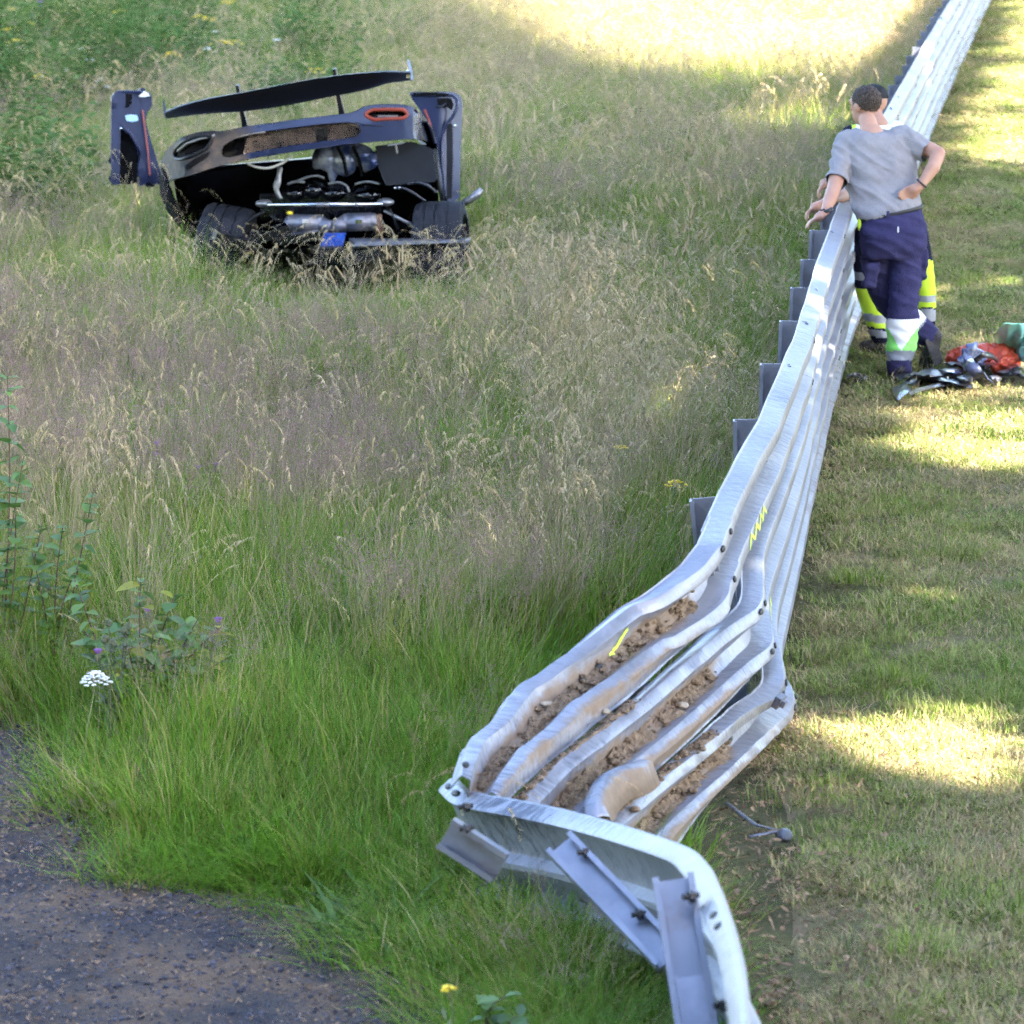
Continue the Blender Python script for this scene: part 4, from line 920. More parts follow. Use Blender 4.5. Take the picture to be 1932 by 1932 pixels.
shrub('slender sapling with a leaning red stem and paired leaves beside the taller willow shoots', b2, [(tipat(176, 928, d2_), 0), (tipat(120, 985, d2_ - .05), 0), (tipat(60, 1040, d2_ - .1), 0), (tipat(150, 1060, d2_ - .1), 0)], 36)
b3 = G(255, 1400); d3_ = depth_of(b3)
shrub('low bushy sapling with broad leaves, some tinted sun-glow yellow, behind the white flower umbel', b3, [(tipat(140, 1090, d3_), 0), (tipat(160, 1190, d3_ - .1), 0), (tipat(265, 1085, d3_ + .1), 0), (tipat(330, 1120, d3_ + .1), 0), (tipat(375, 1165, d3_), 0), (tipat(420, 1180, d3_), 0), (tipat(230, 1170, d3_ - .1), 0), (tipat(290, 1190, d3_ - .1), 0), (tipat(345, 1230, d3_ - .1), 0), (tipat(430, 1240, d3_), 0), (tipat(200, 1250, d3_ - .15), 0)], 40, 1.15, .22)
b4 = G(505, 1960); d4_ = depth_of(G(940, 1930))
b4 = G(935, 2010)
shrub('small pale leafy weed at the grass edge below the folded barrier', b4, [(W(920, 1905, depth_of(b4)), 0), (W(955, 1880, depth_of(b4)), 0), (W(985, 1915, depth_of(b4)), 0)], 46, 1.1)
def flowers(mb, c, n, r, hgt, size, mi=0):
    for q in range(n):
        a = random.uniform(0, 6.28); rr = r * math.sqrt(random.random()); p = c + Vector((rr * math.cos(a), rr * math.sin(a), hgt * (1 - (rr / r) ** 2) + random.uniform(-.2, .2) * hgt))
        mb.ball(p, (size * random.uniform(.8, 1.2), size * random.uniform(.8, 1.2), size * .45), None, 6, 4, mi)
def ragwort(label, base, tip, n, r, size, group=None):
    t = thing('ragwort', label, 'flower', base, group); mb = MB(); base = Vector(base); tip = Vector(tip); P = catmull([base, base.lerp(tip, .5) + Vector((.02, 0, .03)), tip], 5); mb.tube(P, .003, 5)
    for q in range(5):
        e = tip + Vector((random.uniform(-r, r), random.uniform(-r, r), random.uniform(-.01, .01))); mb.tube([P[-4], e], .0015, 4)
    mb.build('stem', M['stem_g'], t, True); fm = MB(); flowers(fm, tip, n, r, r * .4, size); fm.build('flower_head', M['yellow'], t, True)
    lm = MB()
    for q in range(7):
        f = q / 8; p = base.lerp(tip, .15 + f * .7); a = random.uniform(0, 6.28); d = Vector((math.cos(a), math.sin(a), .4)) * .06; s_ = Vector((-math.sin(a), math.cos(a), 0)) * .008; lm.add([p, p + d * .5 + s_, p + d, p + d * .5 - s_], [(0, 1, 2, 3)])
    lm.build('foliage', M['stem_g'], t)
for (bu, bv), (tu, tv), n_, r_, sz_, lab in (((1165, 990), (1172, 846), 16, .035, .008, 'small ragwort with a flat yellow flower cluster among straw stalks in mid meadow'), ((1228, 1055), (1275, 915), 26, .05, .008, 'leaning ragwort with the largest yellow flower cluster, beside the barrier posts'), ((660, 1330), (655, 1262), 8, .018, .006, 'low ragwort with few yellow flowers in the lush grass'), ((835, 2010), (845, 1866), 9, .02, .009, 'yellow flower at the grass edge below the folded barrier')):
    b_ = G(bu, bv); ragwort(lab, b_, W(tu, tv, depth_of(b_)), n_, r_, sz_)
for (u_, v_) in ((22, 59), (52, 48), (30, 82), (375, 35), (415, 83), (441, 82), (67, 148), (230, 24), (434, 6), (593, 137), (323, 107), (395, 38), (8, 62), (15, 20)):
    b_ = G(u_, v_ + 85); ragwort('yellow ragwort flowering in the rank weeds behind the wreck', b_, W(u_, v_, depth_of(b_)), 14, .12, .017, 'ragwort behind the wreck')
def daisy(u_, v_):
    b_ = G(u_, v_ + 80); t = thing('white_flower', 'small white flowers on a stalk in the weeds behind the wreck', 'flower', b_, 'white flowers behind the wreck'); p = W(u_, v_, depth_of(b_)); mb = MB(); mb.tube([b_, p], .004, 4); mb.build('stem', M['stem_g'], t); fm = MB(); flowers(fm, p, 6, .05, .02, .016); fm.build('flower_head', M['white_p'], t, True)
for q in ((154, 93), (168, 113), (130, 133), (193, 150), (180, 155), (391, 93), (521, 76), (200, 165), (88, 145), (405, 60)): daisy(*q)
def thistle(label, base, tips, rb=.013, group=None, leaves=10):
    t = thing('thistle', label, 'thistle', base, group); mb = MB(); base = Vector(base)
    for tip, col in tips:
        tip = Vector(tip); P = catmull([base, base.lerp(tip, .55) + Vector((.01, 0, .02)), tip], 5); mb.tube(P, [.005 - .0025 * i / len(P) for i in range(len(P))], 5)
        for q in range(leaves):
            p = P[random.randrange(1, len(P) - 1)]; a = random.uniform(0, 6.28); d = Vector((math.cos(a), math.sin(a), random.uniform(0, .6))); s_ = Vector((-math.sin(a), math.cos(a), 0)); L = random.uniform(.03, .07)
            mb.add([p, p + d * L * .35 + s_ * .010, p + d * L * .5 + s_ * .003, p + d * L * .7 + s_ * .007, p + d * L, p + d * L * .7 - s_ * .007, p + d * L * .5 - s_ * .003, p + d * L * .35 - s_ * .010], [(0, 1, 2, 3, 4, 5, 6, 7)])
        bm_ = MB(); bm_.ball(tip, (rb, rb, rb * 1.2), None, 8, 6); ob = bm_.build('bud', M['bud'], t, True)
        if col:
            pm_ = MB()
            for q in range(22):
                a = q * 2.4; r_ = rb * .9 * math.sqrt(q / 22); pm_.tube([tip + Vector((r_ * .5 * math.cos(a), r_ * .5 * math.sin(a), rb)), tip + Vector((r_ * 1.3 * math.cos(a), r_ * 1.3 * math.sin(a), rb * 2.2))], .0022, 3)
            pm_.build('blossom', M['purple_p'], ob)
    mb.build('stem', M['bud'], t)
b5 = G(205, 1440); d5 = depth_of(b5)
thistle('spiny thistle with grey-green buds and a purple bloom beside the white umbel', b5, [(W(185, 1240, d5), 1), (W(205, 1175, d5), 0), (W(198, 1205, d5), 0), (W(235, 1190, d5), 0), (W(215, 1215, d5), 0), (W(242, 1182, d5), 0)], .014, None, 16)
b6 = G(375, 1370); d6 = depth_of(b6)
thistle('thistle with purple blooms at the right of the bushy sapling', b6, [(W(412, 1180, d6), 1), (W(403, 1190, d6), 0), (W(278, 1160, d6 + .1), 1), (W(385, 1215, d6), 0), (W(340, 1250, d6), 0)], .014, None, 14)
b7 = G(290, 985); d7 = depth_of(b7)
thistle('slim thistle with small dark purple heads in the mid meadow', b7, [(W(297, 845, d7), 1), (W(293, 865, d7), 1), (W(375, 890, d7), 1), (W(408, 885, d7), 1)], .014, None, 8)
b8 = G(76, 105); thistle('tall thistle with a big purple bloom in the weeds behind the wreck', b8, [(W(76, 17, depth_of(b8)), 1), (W(60, 30, depth_of(b8)), 0)], .05, None, 12)
# white umbel
b9 = G(142, 1490); tp9 = W(180, 1268, depth_of(b9)); t = thing('wild_carrot', 'white flat-topped flower umbel on a long bare stem at the path edge', 'flower', b9)
mb = MB(); mb.tube(catmull([b9, b9.lerp(tp9, .5) + Vector((.005, 0, 0)), tp9 - Vector((0, 0, .035))], 6), .0028, 6)
fm = MB()
for q in range(44):
    a = q * 2.4; r_ = .052 * math.sqrt(q / 44); p = tp9 + Vector((r_ * math.cos(a), r_ * math.sin(a), -.8 * r_ * r_ / .05 + random.uniform(-.002, .002))); mb.tube([tp9 - Vector((0, 0, .035)), p], .0008, 3)
    for k in range(6): fm.ball(p + Vector((random.uniform(-.006, .006), random.uniform(-.006, .006), random.uniform(0, .003))), (.005, .005, .0025), None, 5, 4)
mb.build('stem', M['stem_g'], t); fm.build('flower_head', M['white_p'], t, True)

# ================================================================== the wrecked car
D0 = 24.9
def Q(X, Y, d=0.0): return W(*zq(X, Y), D0 + d)
M['paint'] = pm('blue_grey_paint', (0.010, 0.015, 0.048), (0.013, 0.019, 0.058), 3, .32, .1, 0, spec=.35, coat=.12)
def burnt_paint():
    m, nt, b = nmat('part_burnt_paint'); n = nt.nodes; l = nt.links
    tc = n.new('ShaderNodeTexCoord'); at = n.new('ShaderNodeAttribute'); at.attribute_name = 'burn'
    n1 = n.new('ShaderNodeTexNoise'); n1.inputs['Scale'].default_value = 5; n1.inputs['Detail'].default_value = 8; l.new(tc.outputs['Object'], n1.inputs['Vector'])
    ad = n.new('ShaderNodeMath'); ad.operation = 'ADD'; l.new(at.outputs['Fac'], ad.inputs[0]); l.new(n1.outputs[0], ad.inputs[1])
    c = n.new('ShaderNodeValToRGB'); c.color_ramp.elements[0].position = .78; c.color_ramp.elements[1].position = 1.05; l.new(ad.outputs[0], c.inputs[0])
    n2 = n.new('ShaderNodeTexNoise'); n2.inputs['Scale'].default_value = 14; n2.inputs['Detail'].default_value = 7; l.new(tc.outputs['Object'], n2.inputs['Vector'])
    c2 = n.new('ShaderNodeValToRGB'); c2.color_ramp.elements[0].color = (.012, .011, .012, 1); c2.color_ramp.elements[1].color = (.075, .048, .034, 1); c2.color_ramp.elements[0].position = .42; c2.color_ramp.elements[1].position = .8; l.new(n2.outputs[0], c2.inputs[0])
    mx = n.new('ShaderNodeMix'); mx.data_type = 'RGBA'; l.new(c.outputs[0], mx.inputs[0]); mx.inputs[6].default_value = (.011, .016, .050, 1); l.new(c2.outputs[0], mx.inputs[7]); l.new(mx.outputs[2], b.inputs['Base Color'])
    r = n.new('ShaderNodeMath'); r.operation = 'MULTIPLY_ADD'; r.inputs[1].default_value = .35; r.inputs[2].default_value = .27; l.new(c.outputs[0], r.inputs[0]); l.new(r.outputs[0], b.inputs['Roughness'])
    b.inputs['Metallic'].default_value = .2
    iv = n.new('ShaderNodeMath'); iv.operation = 'SUBTRACT'; iv.use_clamp = True; iv.inputs[0].default_value = .15; l.new(c.outputs[0], iv.inputs[1]); l.new(iv.outputs[0], b.inputs['Coat Weight']); return m
M['burnt'] = burnt_paint()
M['carbon'] = pm('carbon_black', (0.005, 0.005, 0.006), (0.009, 0.0085, 0.0095), 30, .45, 0, .1, 120, spec=.3)
M['bay'] = pm('sooty_black', (0.0025, 0.0025, 0.003), (0.006, 0.005, 0.005), 9, .8, 0, .4, 30, spec=.12)
M['gloss_b'] = pm('glossy_black', (0.004, 0.0045, 0.007), (0.008, 0.008, 0.011), 12, .15, 0, 0, coat=.25)
M['rubber'] = pm('tyre_rubber', (0.014, 0.0145, 0.019), (0.022, 0.022, 0.027), 18, .75, 0, .25, 90, spec=.25)
M['chrome'] = pm('bright_steel', (0.55, 0.55, 0.56), (0.70, 0.70, 0.70), 20, .18, 1.0)
M['alu'] = pm('dull_aluminium', (0.22, 0.21, 0.21), (0.36, 0.34, 0.33), 12, .4, .7, .3, 40)
M['muffler'] = pm('heat_tinted_titanium', (0.15, 0.13, 0.14), (0.30, 0.26, 0.24), 7, .42, .6, .25, 30, c3=(0.17, 0.17, 0.21))
M['orange'] = pm('orange_trim', (0.26, 0.032, 0.014), (0.32, 0.05, 0.022), 12, .45, 0, 0)
M['mesh_tan'] = pm('scorched_mesh', (0.12, 0.08, 0.06), (0.60, 0.39, 0.25), 3.2, .6, .1, .6, 50, c3=(0.40, 0.26, 0.17))
M['cream'] = pm('cream_tube', (0.50, 0.45, 0.38), (0.62, 0.56, 0.48), 15, .55)
M['blue'] = pm('blue_plastic', (0.015, 0.06, 0.36), (0.02, 0.10, 0.48), 15, .3)
M['film'] = pm('blue_white_film', (0.05, 0.08, 0.24), (0.62, 0.64, 0.70), 4, .2, .2, .5, 9, lo=.42, hi=.66)
M['sticker'] = pm('pale_sticker', (0.35, 0.55, 0.68), (0.45, 0.62, 0.72), 30, .5)
M['glass_d'] = pm('dark_glass', (0.012, 0.013, 0.016), (0.018, 0.018, 0.022), 8, .1, 0, 0, coat=.8)
M['flap'] = pm('charcoal_flap', (0.011, 0.011, 0.014), (0.015, 0.015, 0.018), 10, .6, spec=.25)
car = thing('wrecked_car', 'wrecked low dark blue-grey sports car seen from behind, tail lifted and partly burnt', 'car', G(620, 555))
def panel(name, outer, holes, dfun, mat, parent, thick=.02, step=26, attr=None, afun=None, conv=zq, smooth=True):
    pts = [Vector(p) for p in resample([Vector((a, b, 0)) for a, b in outer + [outer[0]]], max(24, len(outer) * 4))][:-1]
    V = [(p.x, p.y) for p in pts]; E = [(i, (i + 1) % len(V)) for i in range(len(V))]
    for h in holes:
        hp = resample([Vector((a, b, 0)) for a, b in h + [h[0]]], max(20, len(h) * 4))[:-1]; o = len(V); V += [(p.x, p.y) for p in hp]; E += [(o + i, o + (i + 1) % len(hp)) for i in range(len(hp))]
    xs_ = [a for a, b in outer]; ys_ = [b for a, b in outer]
    gx_, gy_ = np.meshgrid(np.arange(min(xs_), max(xs_), step), np.arange(min(ys_), max(ys_), step)); gx_ = gx_.ravel(); gy_ = gy_.ravel()
    ins = in_poly(gx_, gy_, outer)
    for h in holes: ins &= ~in_poly(gx_, gy_, h)
    ba = np.array(V)
    for a, b in zip(gx_[ins], gy_[ins]):
        if np.min(np.hypot(ba[:, 0] - a, ba[:, 1] - b)) > step * .45: V.append((float(a), float(b)))
    r = delaunay_2d_cdt([Vector(p) for p in V], E, [], 0, 1e-5)
    vv = np.array([(p.x, p.y) for p in r[0]]); F = []
    for f in r[2]:
        c = vv[list(f)].mean(0)
        if in_poly([c[0]], [c[1]], outer)[0] and not any(in_poly([c[0]], [c[1]], h)[0] for h in holes): F.append(tuple(f))
    mb = MB(); mb.add([W(*conv(a, b), D0 + dfun(a, b)) for a, b in vv], F, 0, [afun(a, b) for a, b in vv] if afun else 0.0)
    return mb.build(name, mat, parent, smooth, attr, solid=thick, sharp=35)
def clam_d(X, Y):
    d = -.10 + .00000018 * (X - 1000) ** 2
    if X > 1585: d += .95 * ((X - 1585) / 95) ** 1.3
    if X < 470: d += .55 * ((470 - X) / 125) ** 1.6
    top = 400 - (X - 400) * .115
    d += .00032 * max(0, (top + 40) - Y)                              # rounds over towards the deck
    return d
C_OUT = [(345, 545), (362, 505), (395, 455), (440, 418), (520, 392), (590, 384), (640, 390), (750, 365), (1000, 330), (1200, 306), (1285, 296), (1312, 278), (1340, 263), (1400, 255), (1480, 254), (1545, 258), (1590, 275), (1640, 332), (1668, 390), (1681, 466), (1655, 446), (1620, 426), (1550, 420), (1400, 432), (1250, 446), (1000, 482), (800, 512), (640, 548), (480, 600), (380, 626), (352, 590)]
H_GR = [(637, 485), (645, 455), (700, 420), (760, 400), (860, 384), (960, 370), (1100, 352), (1250, 340), (1298, 345), (1325, 375), (1302, 408), (1200, 424), (1100, 436), (1000, 450), (880, 470), (760, 492), (670, 514), (640, 502)]
H_LR = [(1337, 300), (1352, 286), (1372, 276), (1450, 274), (1530, 276), (1547, 290), (1551, 304), (1530, 319), (1460, 322), (1382, 326), (1352, 314)]
H_LL = [(405, 500), (415, 468), (445, 438), (500, 412), (560, 404), (592, 412), (585, 440), (560, 470), (500, 500), (440, 522), (412, 518)]
clam = panel('rear_clamshell', C_OUT, [H_GR, H_LR, H_LL], clam_d, M['burnt'], car, .03, 24, 'burn', lambda X, Y: max(0, min(.65, (1010 - X) / 620)) + (.12 if Y < 350 and X < 1250 else 0))
# deck behind the tail edge, falling away forwards
dk = MB(); te = [p for p in C_OUT[:20]]
te = [(p.x, p.y) for p in resample([Vector((a, b, 0)) for a, b in te], 40)]
rows = []
for k, (dd, dv) in enumerate(((0, 1), (.25, 14), (.7, 44), (1.2, 86), (1.6, 130))):
    rows.append([Q(X, Y + dv + (0 if k == 0 else 4), clam_d(X, Y) + dd) for X, Y in te])
dk.loft(rows, 0, closed=False, cap=False); dk.build('engine_deck', M['paint'], car, True, solid=.02)
# sharp crease and shut line
cr = MB(); cr.tube([Q(X, Y, clam_d(X, Y) - .018) for X, Y in ((1290, 335), (1335, 352), (1400, 356), (1590, 348), (1630, 375), (1660, 400))], .003, 5); cr.build('shut_line', M['bay'], clam)
def ring(name, hole, grow, mat, parent, dd, r=.010):
    P = resample([Vector((a, b, 0)) for a, b in hole + [hole[0]]], 60); c = sum((q for q in P), Vector()) / len(P)
    mb = MB(); mb.tube([Q(c.x + (q.x - c.x) * grow, c.y + (q.y - c.y) * grow, clam_d(q.x, q.y) + dd) for q in P], r, 8, cap=False); return mb.build(name, mat, parent, True)
tl = panel('tail_light', [(X, Y) for X, Y in H_LR], [], lambda X, Y: clam_d(X, Y) + .06, M['glass_d'], car, .02, 20)
ring('light_rim', H_LR, .97, M['orange'], tl, -.016, .0125)
lb = MB(); lb.tube([Q(X, 309, clam_d(X, 309) + .03) for X in range(1400, 1520, 20)], .009, 8); lb.build('light_bar', M['alu'], tl, True)
tl2 = panel('tail_light', H_LL, [], lambda X, Y: clam_d(X, Y) + .06, M['bay'], car, .02, 20)
ring('light_rim', H_LL, 1.0, M['carbon'], tl2, -.016, .013)
lb = MB(); lb.tube([Q(X, Y, clam_d(X, Y) - .01) for X, Y in ((425, 480), (470, 440), (530, 420), (590, 408), (605, 400))], .010, 8); lb.build('light_bar', M['alu'], tl2, True)
dg_ = panel('scorch_hole', [(455, 555), (500, 520), (560, 490), (585, 478), (570, 505), (520, 540), (470, 575)], [], lambda X, Y: clam_d(X, Y) - .02, M['bay'], clam, .004, 30)
# grille: scorched mesh behind, bars in front
gr = panel('grille', [(745, 500), (765, 398), (960, 368), (1250, 338), (1300, 343), (1328, 375), (1304, 410), (1000, 452)], [], lambda X, Y: clam_d(X, Y) + .024, M['mesh_tan'], car, .008, 30)
panel('grille_backing', H_GR, [], lambda X, Y: clam_d(X, Y) + .085, M['bay'], gr, .004, 40)  # black sheet added so the grille opening reads dark
bars = MB()
for i in range(64):
    X = 752 + i * 9; yt = np.interp(X, [740, 860, 960, 1100, 1250, 1325], [405, 386, 372, 354, 342, 372]); yb = np.interp(X, [740, 880, 1000, 1200, 1300, 1325], [498, 472, 452, 426, 410, 378])
    bars.tube([Q(X, yt, clam_d(X, yt) + .012), Q(X, yb, clam_d(X, yb) + .012)], .0019, 4)
for j in range(12):
    P = []
    for X in range(752, 1322, 20):
        yt = np.interp(X, [740, 860, 960, 1100, 1250, 1325], [405, 386, 372, 354, 342, 372]); yb = np.interp(X, [740, 880, 1000, 1200, 1300, 1325], [498, 472, 452, 426, 410, 378]); Y = yt + (yb - yt) * (j + .5) / 12; P.append(Q(X, Y + (2.5 if (X // 20) % 2 else -2.5), clam_d(X, Y) + .012))
    bars.tube(P, .0019, 4)
bars.build('grille_bars', M['bay'], gr)
pl = MB(); pl.box(Q(1128, 402, clam_d(1128, 400) + .02), Vector((.040, 0, .004)), Vector((0, .01, 0)), Vector((0, .0, .050))); pl.build('centre_plate', M['gloss_b'], gr)
pl = MB(); pl.ball(Q(1072, 412, .0), (.038, .02, .045)); pl.build('molten_lump', M['mesh_tan'], gr, True)
tip = MB(); P = [Q(X, Y, clam_d(X, Y) - .005) for X, Y in ((640, 445), (700, 415), (790, 392), (850, 382))]; tip.tube(P, .010, 6); tip.build('grille_trim', M['alu'], clam, True)
# wing
wt_ = [(362, 292), (430, 262), (500, 241), (600, 218), (700, 200), (830, 175), (960, 150), (1080, 127), (1200, 110), (1320, 98), (1440, 91), (1560, 96)]
wb_ = [(368, 321), (420, 314), (480, 306), (570, 297), (650, 291), (740, 286), (850, 273), (960, 255), (1080, 232), (1190, 210), (1290, 192), (1360, 176), (1450, 148), (1572, 132)]
NW = 40
tp_ = resample([Vector((a, b, 0)) for a, b in wt_], NW); bt_ = resample([Vector((a, b, 0)) for a, b in wb_], NW)
wm = MB(); rings = []
for a, b in zip(tp_, bt_):
    T = Q(a.x, a.y, -.30); B = Q(b.x, b.y, -.06); dn = (B - T); f = Vector((0, 1, .15))
    nrm = Vector((0, .55, .83))
    rings.append([T, T.lerp(B, .3) - nrm * .0, T.lerp(B, .7) - nrm * .012, B, T.lerp(B, .72) + nrm * .022 * 1, T.lerp(B, .35) + nrm * .030, T.lerp(B, .08) + nrm * .016])
wm.loft(rings); wing = wm.build('rear_wing', M['carbon'], car, True, sharp=40)
ep = panel('endplate', [(350, 232), (356, 228), (366, 280), (372, 322), (360, 312), (354, 275)], [], lambda X, Y: -.3 + .3 * (322 - Y) / 90, M['carbon'], wing, .012, 30)
ep = panel('endplate', [(1545, 36), (1556, 34), (1568, 80), (1578, 132), (1562, 134), (1560, 95), (1552, 70)], [], lambda X, Y: -.3 + .3 * (132 - Y) / 90, M['alu'], wing, .014, 30)
clip_ = MB(); clip_.box(Q(1551, 103, -.2), (.012, 0, 0), (0, .03, 0), (0, 0, .026)); clip_.build('wing_clip', M['chrome'], wing)
for (a, b, c) in (((714, 158), (733, 270), (757, 372)), ((1189, 78), (1205, 190), (1228, 305))):
    sm = MB(); P = [Q(*a, -.02), Q(*b, .02), Q(*c, .1)]; rings = []
    for p, w in zip(P, (.011, .013, .020)): rings.append([p + Vector((-w, -.02, 0)), p + Vector((w, -.02, 0)), p + Vector((w, .12, 0)), p + Vector((-w, .12, 0))])
    sm.loft(rings); sm.build('wing_strut', M['carbon'], car)
# raised doors left and right
DL = [(97, 225), (105, 200), (122, 186), (180, 184), (235, 184), (245, 168), (258, 172), (262, 186), (292, 205), (296, 262), (272, 290), (264, 335), (282, 400), (300, 462), (318, 520), (332, 560), (336, 640), (230, 650), (228, 545), (240, 500), (222, 440), (192, 395), (160, 372), (142, 360), (136, 650), (98, 640), (95, 400)]
dl = panel('door', DL, [], lambda X, Y: 1.55 + .0004 * (X - 200), M['paint'], car, .05, 22)
panel('door_recess', [(150, 205), (165, 200), (200, 202), (198, 232), (180, 262), (160, 268)], [], lambda X, Y: 1.515, M['bay'], dl, .006, 30)
panel('wheel_liner', [(136, 368), (160, 372), (192, 395), (222, 440), (238, 500), (228, 545), (230, 640), (136, 640)], [], lambda X, Y: 1.60, M['bay'], dl, .006, 40)
panel('sticker', [(166, 305), (195, 300), (226, 304), (231, 330), (200, 336), (172, 330)], [], lambda X, Y: 1.505, M['sticker'], dl, .004, 30)
panel('torn_edge', [(232, 212), (262, 184), (290, 208), (262, 214)], [], lambda X, Y: 1.50, M['white_p'], dl, .006, 30)
st = MB(); st.tube([Q(X, Y, 1.505) for X, Y in ((252, 280), (262, 360), (274, 450), (284, 540), (288, 600))], .0065, 6); st.build('orange_stripe', M['orange'], dl)
kn = MB(); kn.ball(Q(146, 370, 1.49), .012); kn.build('hinge_bolt', M['chrome'], dl, True)
hb = MB(); hb.tube([Q(170, 262, 1.5), Q(182, 258, 1.48), Q(196, 240, 1.48)], .008, 6); hb.build('latch', M['gloss_b'], dl)
rimm = MB(); rimm.tube([Q(X, Y, 1.51) for X, Y in ((290, 205), (240, 190), (130, 190), (104, 215), (108, 262), (130, 330), (150, 362), (192, 395), (224, 445), (238, 500))], .012, 8); rimm.build('edge_seal', M['paint'], dl, True)
DR = [(1558, 196), (1580, 190), (1650, 192), (1750, 190), (1785, 198), (1803, 222), (1807, 262), (1800, 400), (1796, 560), (1792, 712), (1760, 726), (1728, 722), (1712, 640), (1704, 560), (1690, 490), (1672, 400), (1640, 330), (1604, 272), (1570, 225)]
dr = panel('door', DR, [], lambda X, Y: 1.40 + .0012 * max(0, X - 1715) , M['paint'], car, .05, 22)
rimm = MB(); rimm.tube([Q(X, Y, 1.36) for X, Y in ((1560, 200), (1600, 200), (1700, 202), (1768, 206), (1790, 228), (1790, 270), (1770, 310), (1735, 350), (1718, 400), (1712, 460), (1716, 560), (1722, 700))], .012, 8); rimm.build('edge_seal', M['paint'], dr, True)
panel('door_recess', [(1690, 222), (1760, 218), (1772, 250), (1765, 280), (1740, 262), (1705, 262)], [], lambda X, Y: 1.355, M['bay'], dr, .006, 30)
panel('top_slot', [(1572, 194), (1640, 192), (1752, 197), (1755, 208), (1640, 206), (1580, 206)], [], lambda X, Y: 1.35, M['bay'], dr, .006, 40)
panel('wheel_liner', [(1722, 400), (1738, 360), (1768, 330), (1770, 500), (1764, 715), (1728, 715)], [], lambda X, Y: 1.40, M['carbon'], dr, .006, 40)
st = MB(); st.tube([Q(X, Y, 1.35) for X, Y in ((1630, 275), (1650, 320), (1666, 375))], .008, 6); st.build('orange_stripe', M['orange'], dr)
kn = MB(); kn.ball(Q(1778, 355, 1.34), .013); kn.build('hinge_bolt', M['chrome'], dr, True)
hb = MB(); hb.tube([Q(1690, 258, 1.34), Q(1712, 262, 1.33), Q(1735, 250, 1.34)], .008, 6); hb.build('latch', M['gloss_b'], dr)
# engine bay: dark tub
tub = MB()
fr = [(400, 600), (1690, 440), (1700, 760), (1600, 960), (560, 960), (430, 780)]
tub.loft([[Q(X, Y, .28) for X, Y in fr], [Q(X * .96 + 40, Y * .98 + 12, 1.5) for X, Y in fr]], closed=True, cap=False)
o = len(tub.v); tub.add([Q(X * .96 + 40, Y * .98 + 12, 1.5) for X, Y in fr], [tuple(range(6))]); tub.build('engine_bay', M['bay'], car)
nose = MB(); nose.loft([[Q(480, 560, 1.5), Q(1660, 470, 1.5), Q(1680, 900, 1.5), Q(480, 900, 1.5)], [Q(560, 560, 3.0), Q(1560, 470, 3.0), Q(1560, 820, 3.0), Q(560, 820, 3.0)], [Q(640, 680, 4.0), Q(1460, 640, 4.0), Q(1460, 740, 4.0), Q(640, 740, 4.0)]]); nose.build('front_body', M['paint'], car)
# flap under the right corner
panel('underside_flap', [(1392, 455), (1560, 432), (1672, 470), (1694, 622), (1690, 630), (1560, 640), (1440, 648), (1408, 560)], [], lambda X, Y: .04 + .0002 * (1690 - X), M['flap'], car, .02, 40)
tb_ = MB(); tb_.tube([Q(1450, 452, -.04), Q(1492, 446, -.04), Q(1532, 438, -.04)], .006, 6); tb_.tube([Q(1490, 446, -.04), Q(1497, 490, -.02)], .007, 6); tb_.build('bracket', M['alu'], car)
qp = MB(); qp.tube([Q(X, Y, .1) for X, Y in ((1675, 470), (1690, 560), (1702, 640), (1716, 720))], .014, 8); qp.build('body_edge', M['carbon'], car, True)
# things in the bay
fm_ = MB()
for (a, b, r) in ((1150, 520, (.10, .1, .10)), (1230, 520, (.11, .1, .12)), (1310, 500, (.11, .1, .085)), (1355, 525, (.075, .08, .07)), (1180, 560, (.05, .06, .09))): fm_.ball(Q(a, b, .42), r, None, 14, 10)
fm_.v = [tuple(Vector(q) + Vector((0, 0, 1)) * .03 * noise.noise(Vector(q) * 14) + Vector((1, 0, 0)) * .03 * noise.noise(Vector(q) * 11 + Vector((7, 0, 0)))) for q in fm_.v]
fm_.build('intake_plenum', M['film'], car, True)
for X0 in (1215, 1290):
    sb = MB(); sb.tube([Q(X0 - 10, 455, .28), Q(X0 + 20, 520, .27), Q(X0 + 35, 600, .3)], .012, 6); sb.build('strap', M['bay'], car)
en = MB()
for (a, b, rx, rz) in ((1000, 680, .10, .075), (1090, 665, .10, .085), (1190, 680, .12, .075), (1350, 690, .12, .08), (1060, 640, .05, .03)): en.ball(Q(a, b, .45), (rx, .16, rz), None, 16, 10)
en.box(Q(1130, 730, .6), (.42, 0, 0), (0, .25, 0), (0, 0, .09)); en.build('engine', M['gloss_b'], car, True, sharp=50)
for pts in (((1010, 625), (1060, 606), (1105, 600), (1140, 612)), ((1160, 640), (1210, 632), (1250, 650), (1262, 680)), ((960, 640), (1000, 628), (1045, 632)), ((1290, 640), (1350, 628), (1412, 640))):
    hm = MB(); hm.tube(catmull([Q(a, b, .22) for a, b in pts], 4), .009, 6); hm.build('pipe', M['alu'], car, True)
hm = MB(); hm.tube(catmull([Q(a, b, .0) for a, b in ((765, 540), (805, 556), (865, 562), (930, 540), (985, 500))], 5), .0085, 8); hm.build('torn_tube', M['cream'], car, True)
hm = MB(); hm.tube(catmull([Q(a, b, .2) for a, b in ((925, 555), (915, 620), (905, 665), (930, 715))], 5), [.016, .02, .02, .018, .02, .024, .026, .026, .024, .022, .02, .018, .016, .014, .012, .010][:16], 8); hm.build('hanging_cable', M['alu'], car, True)
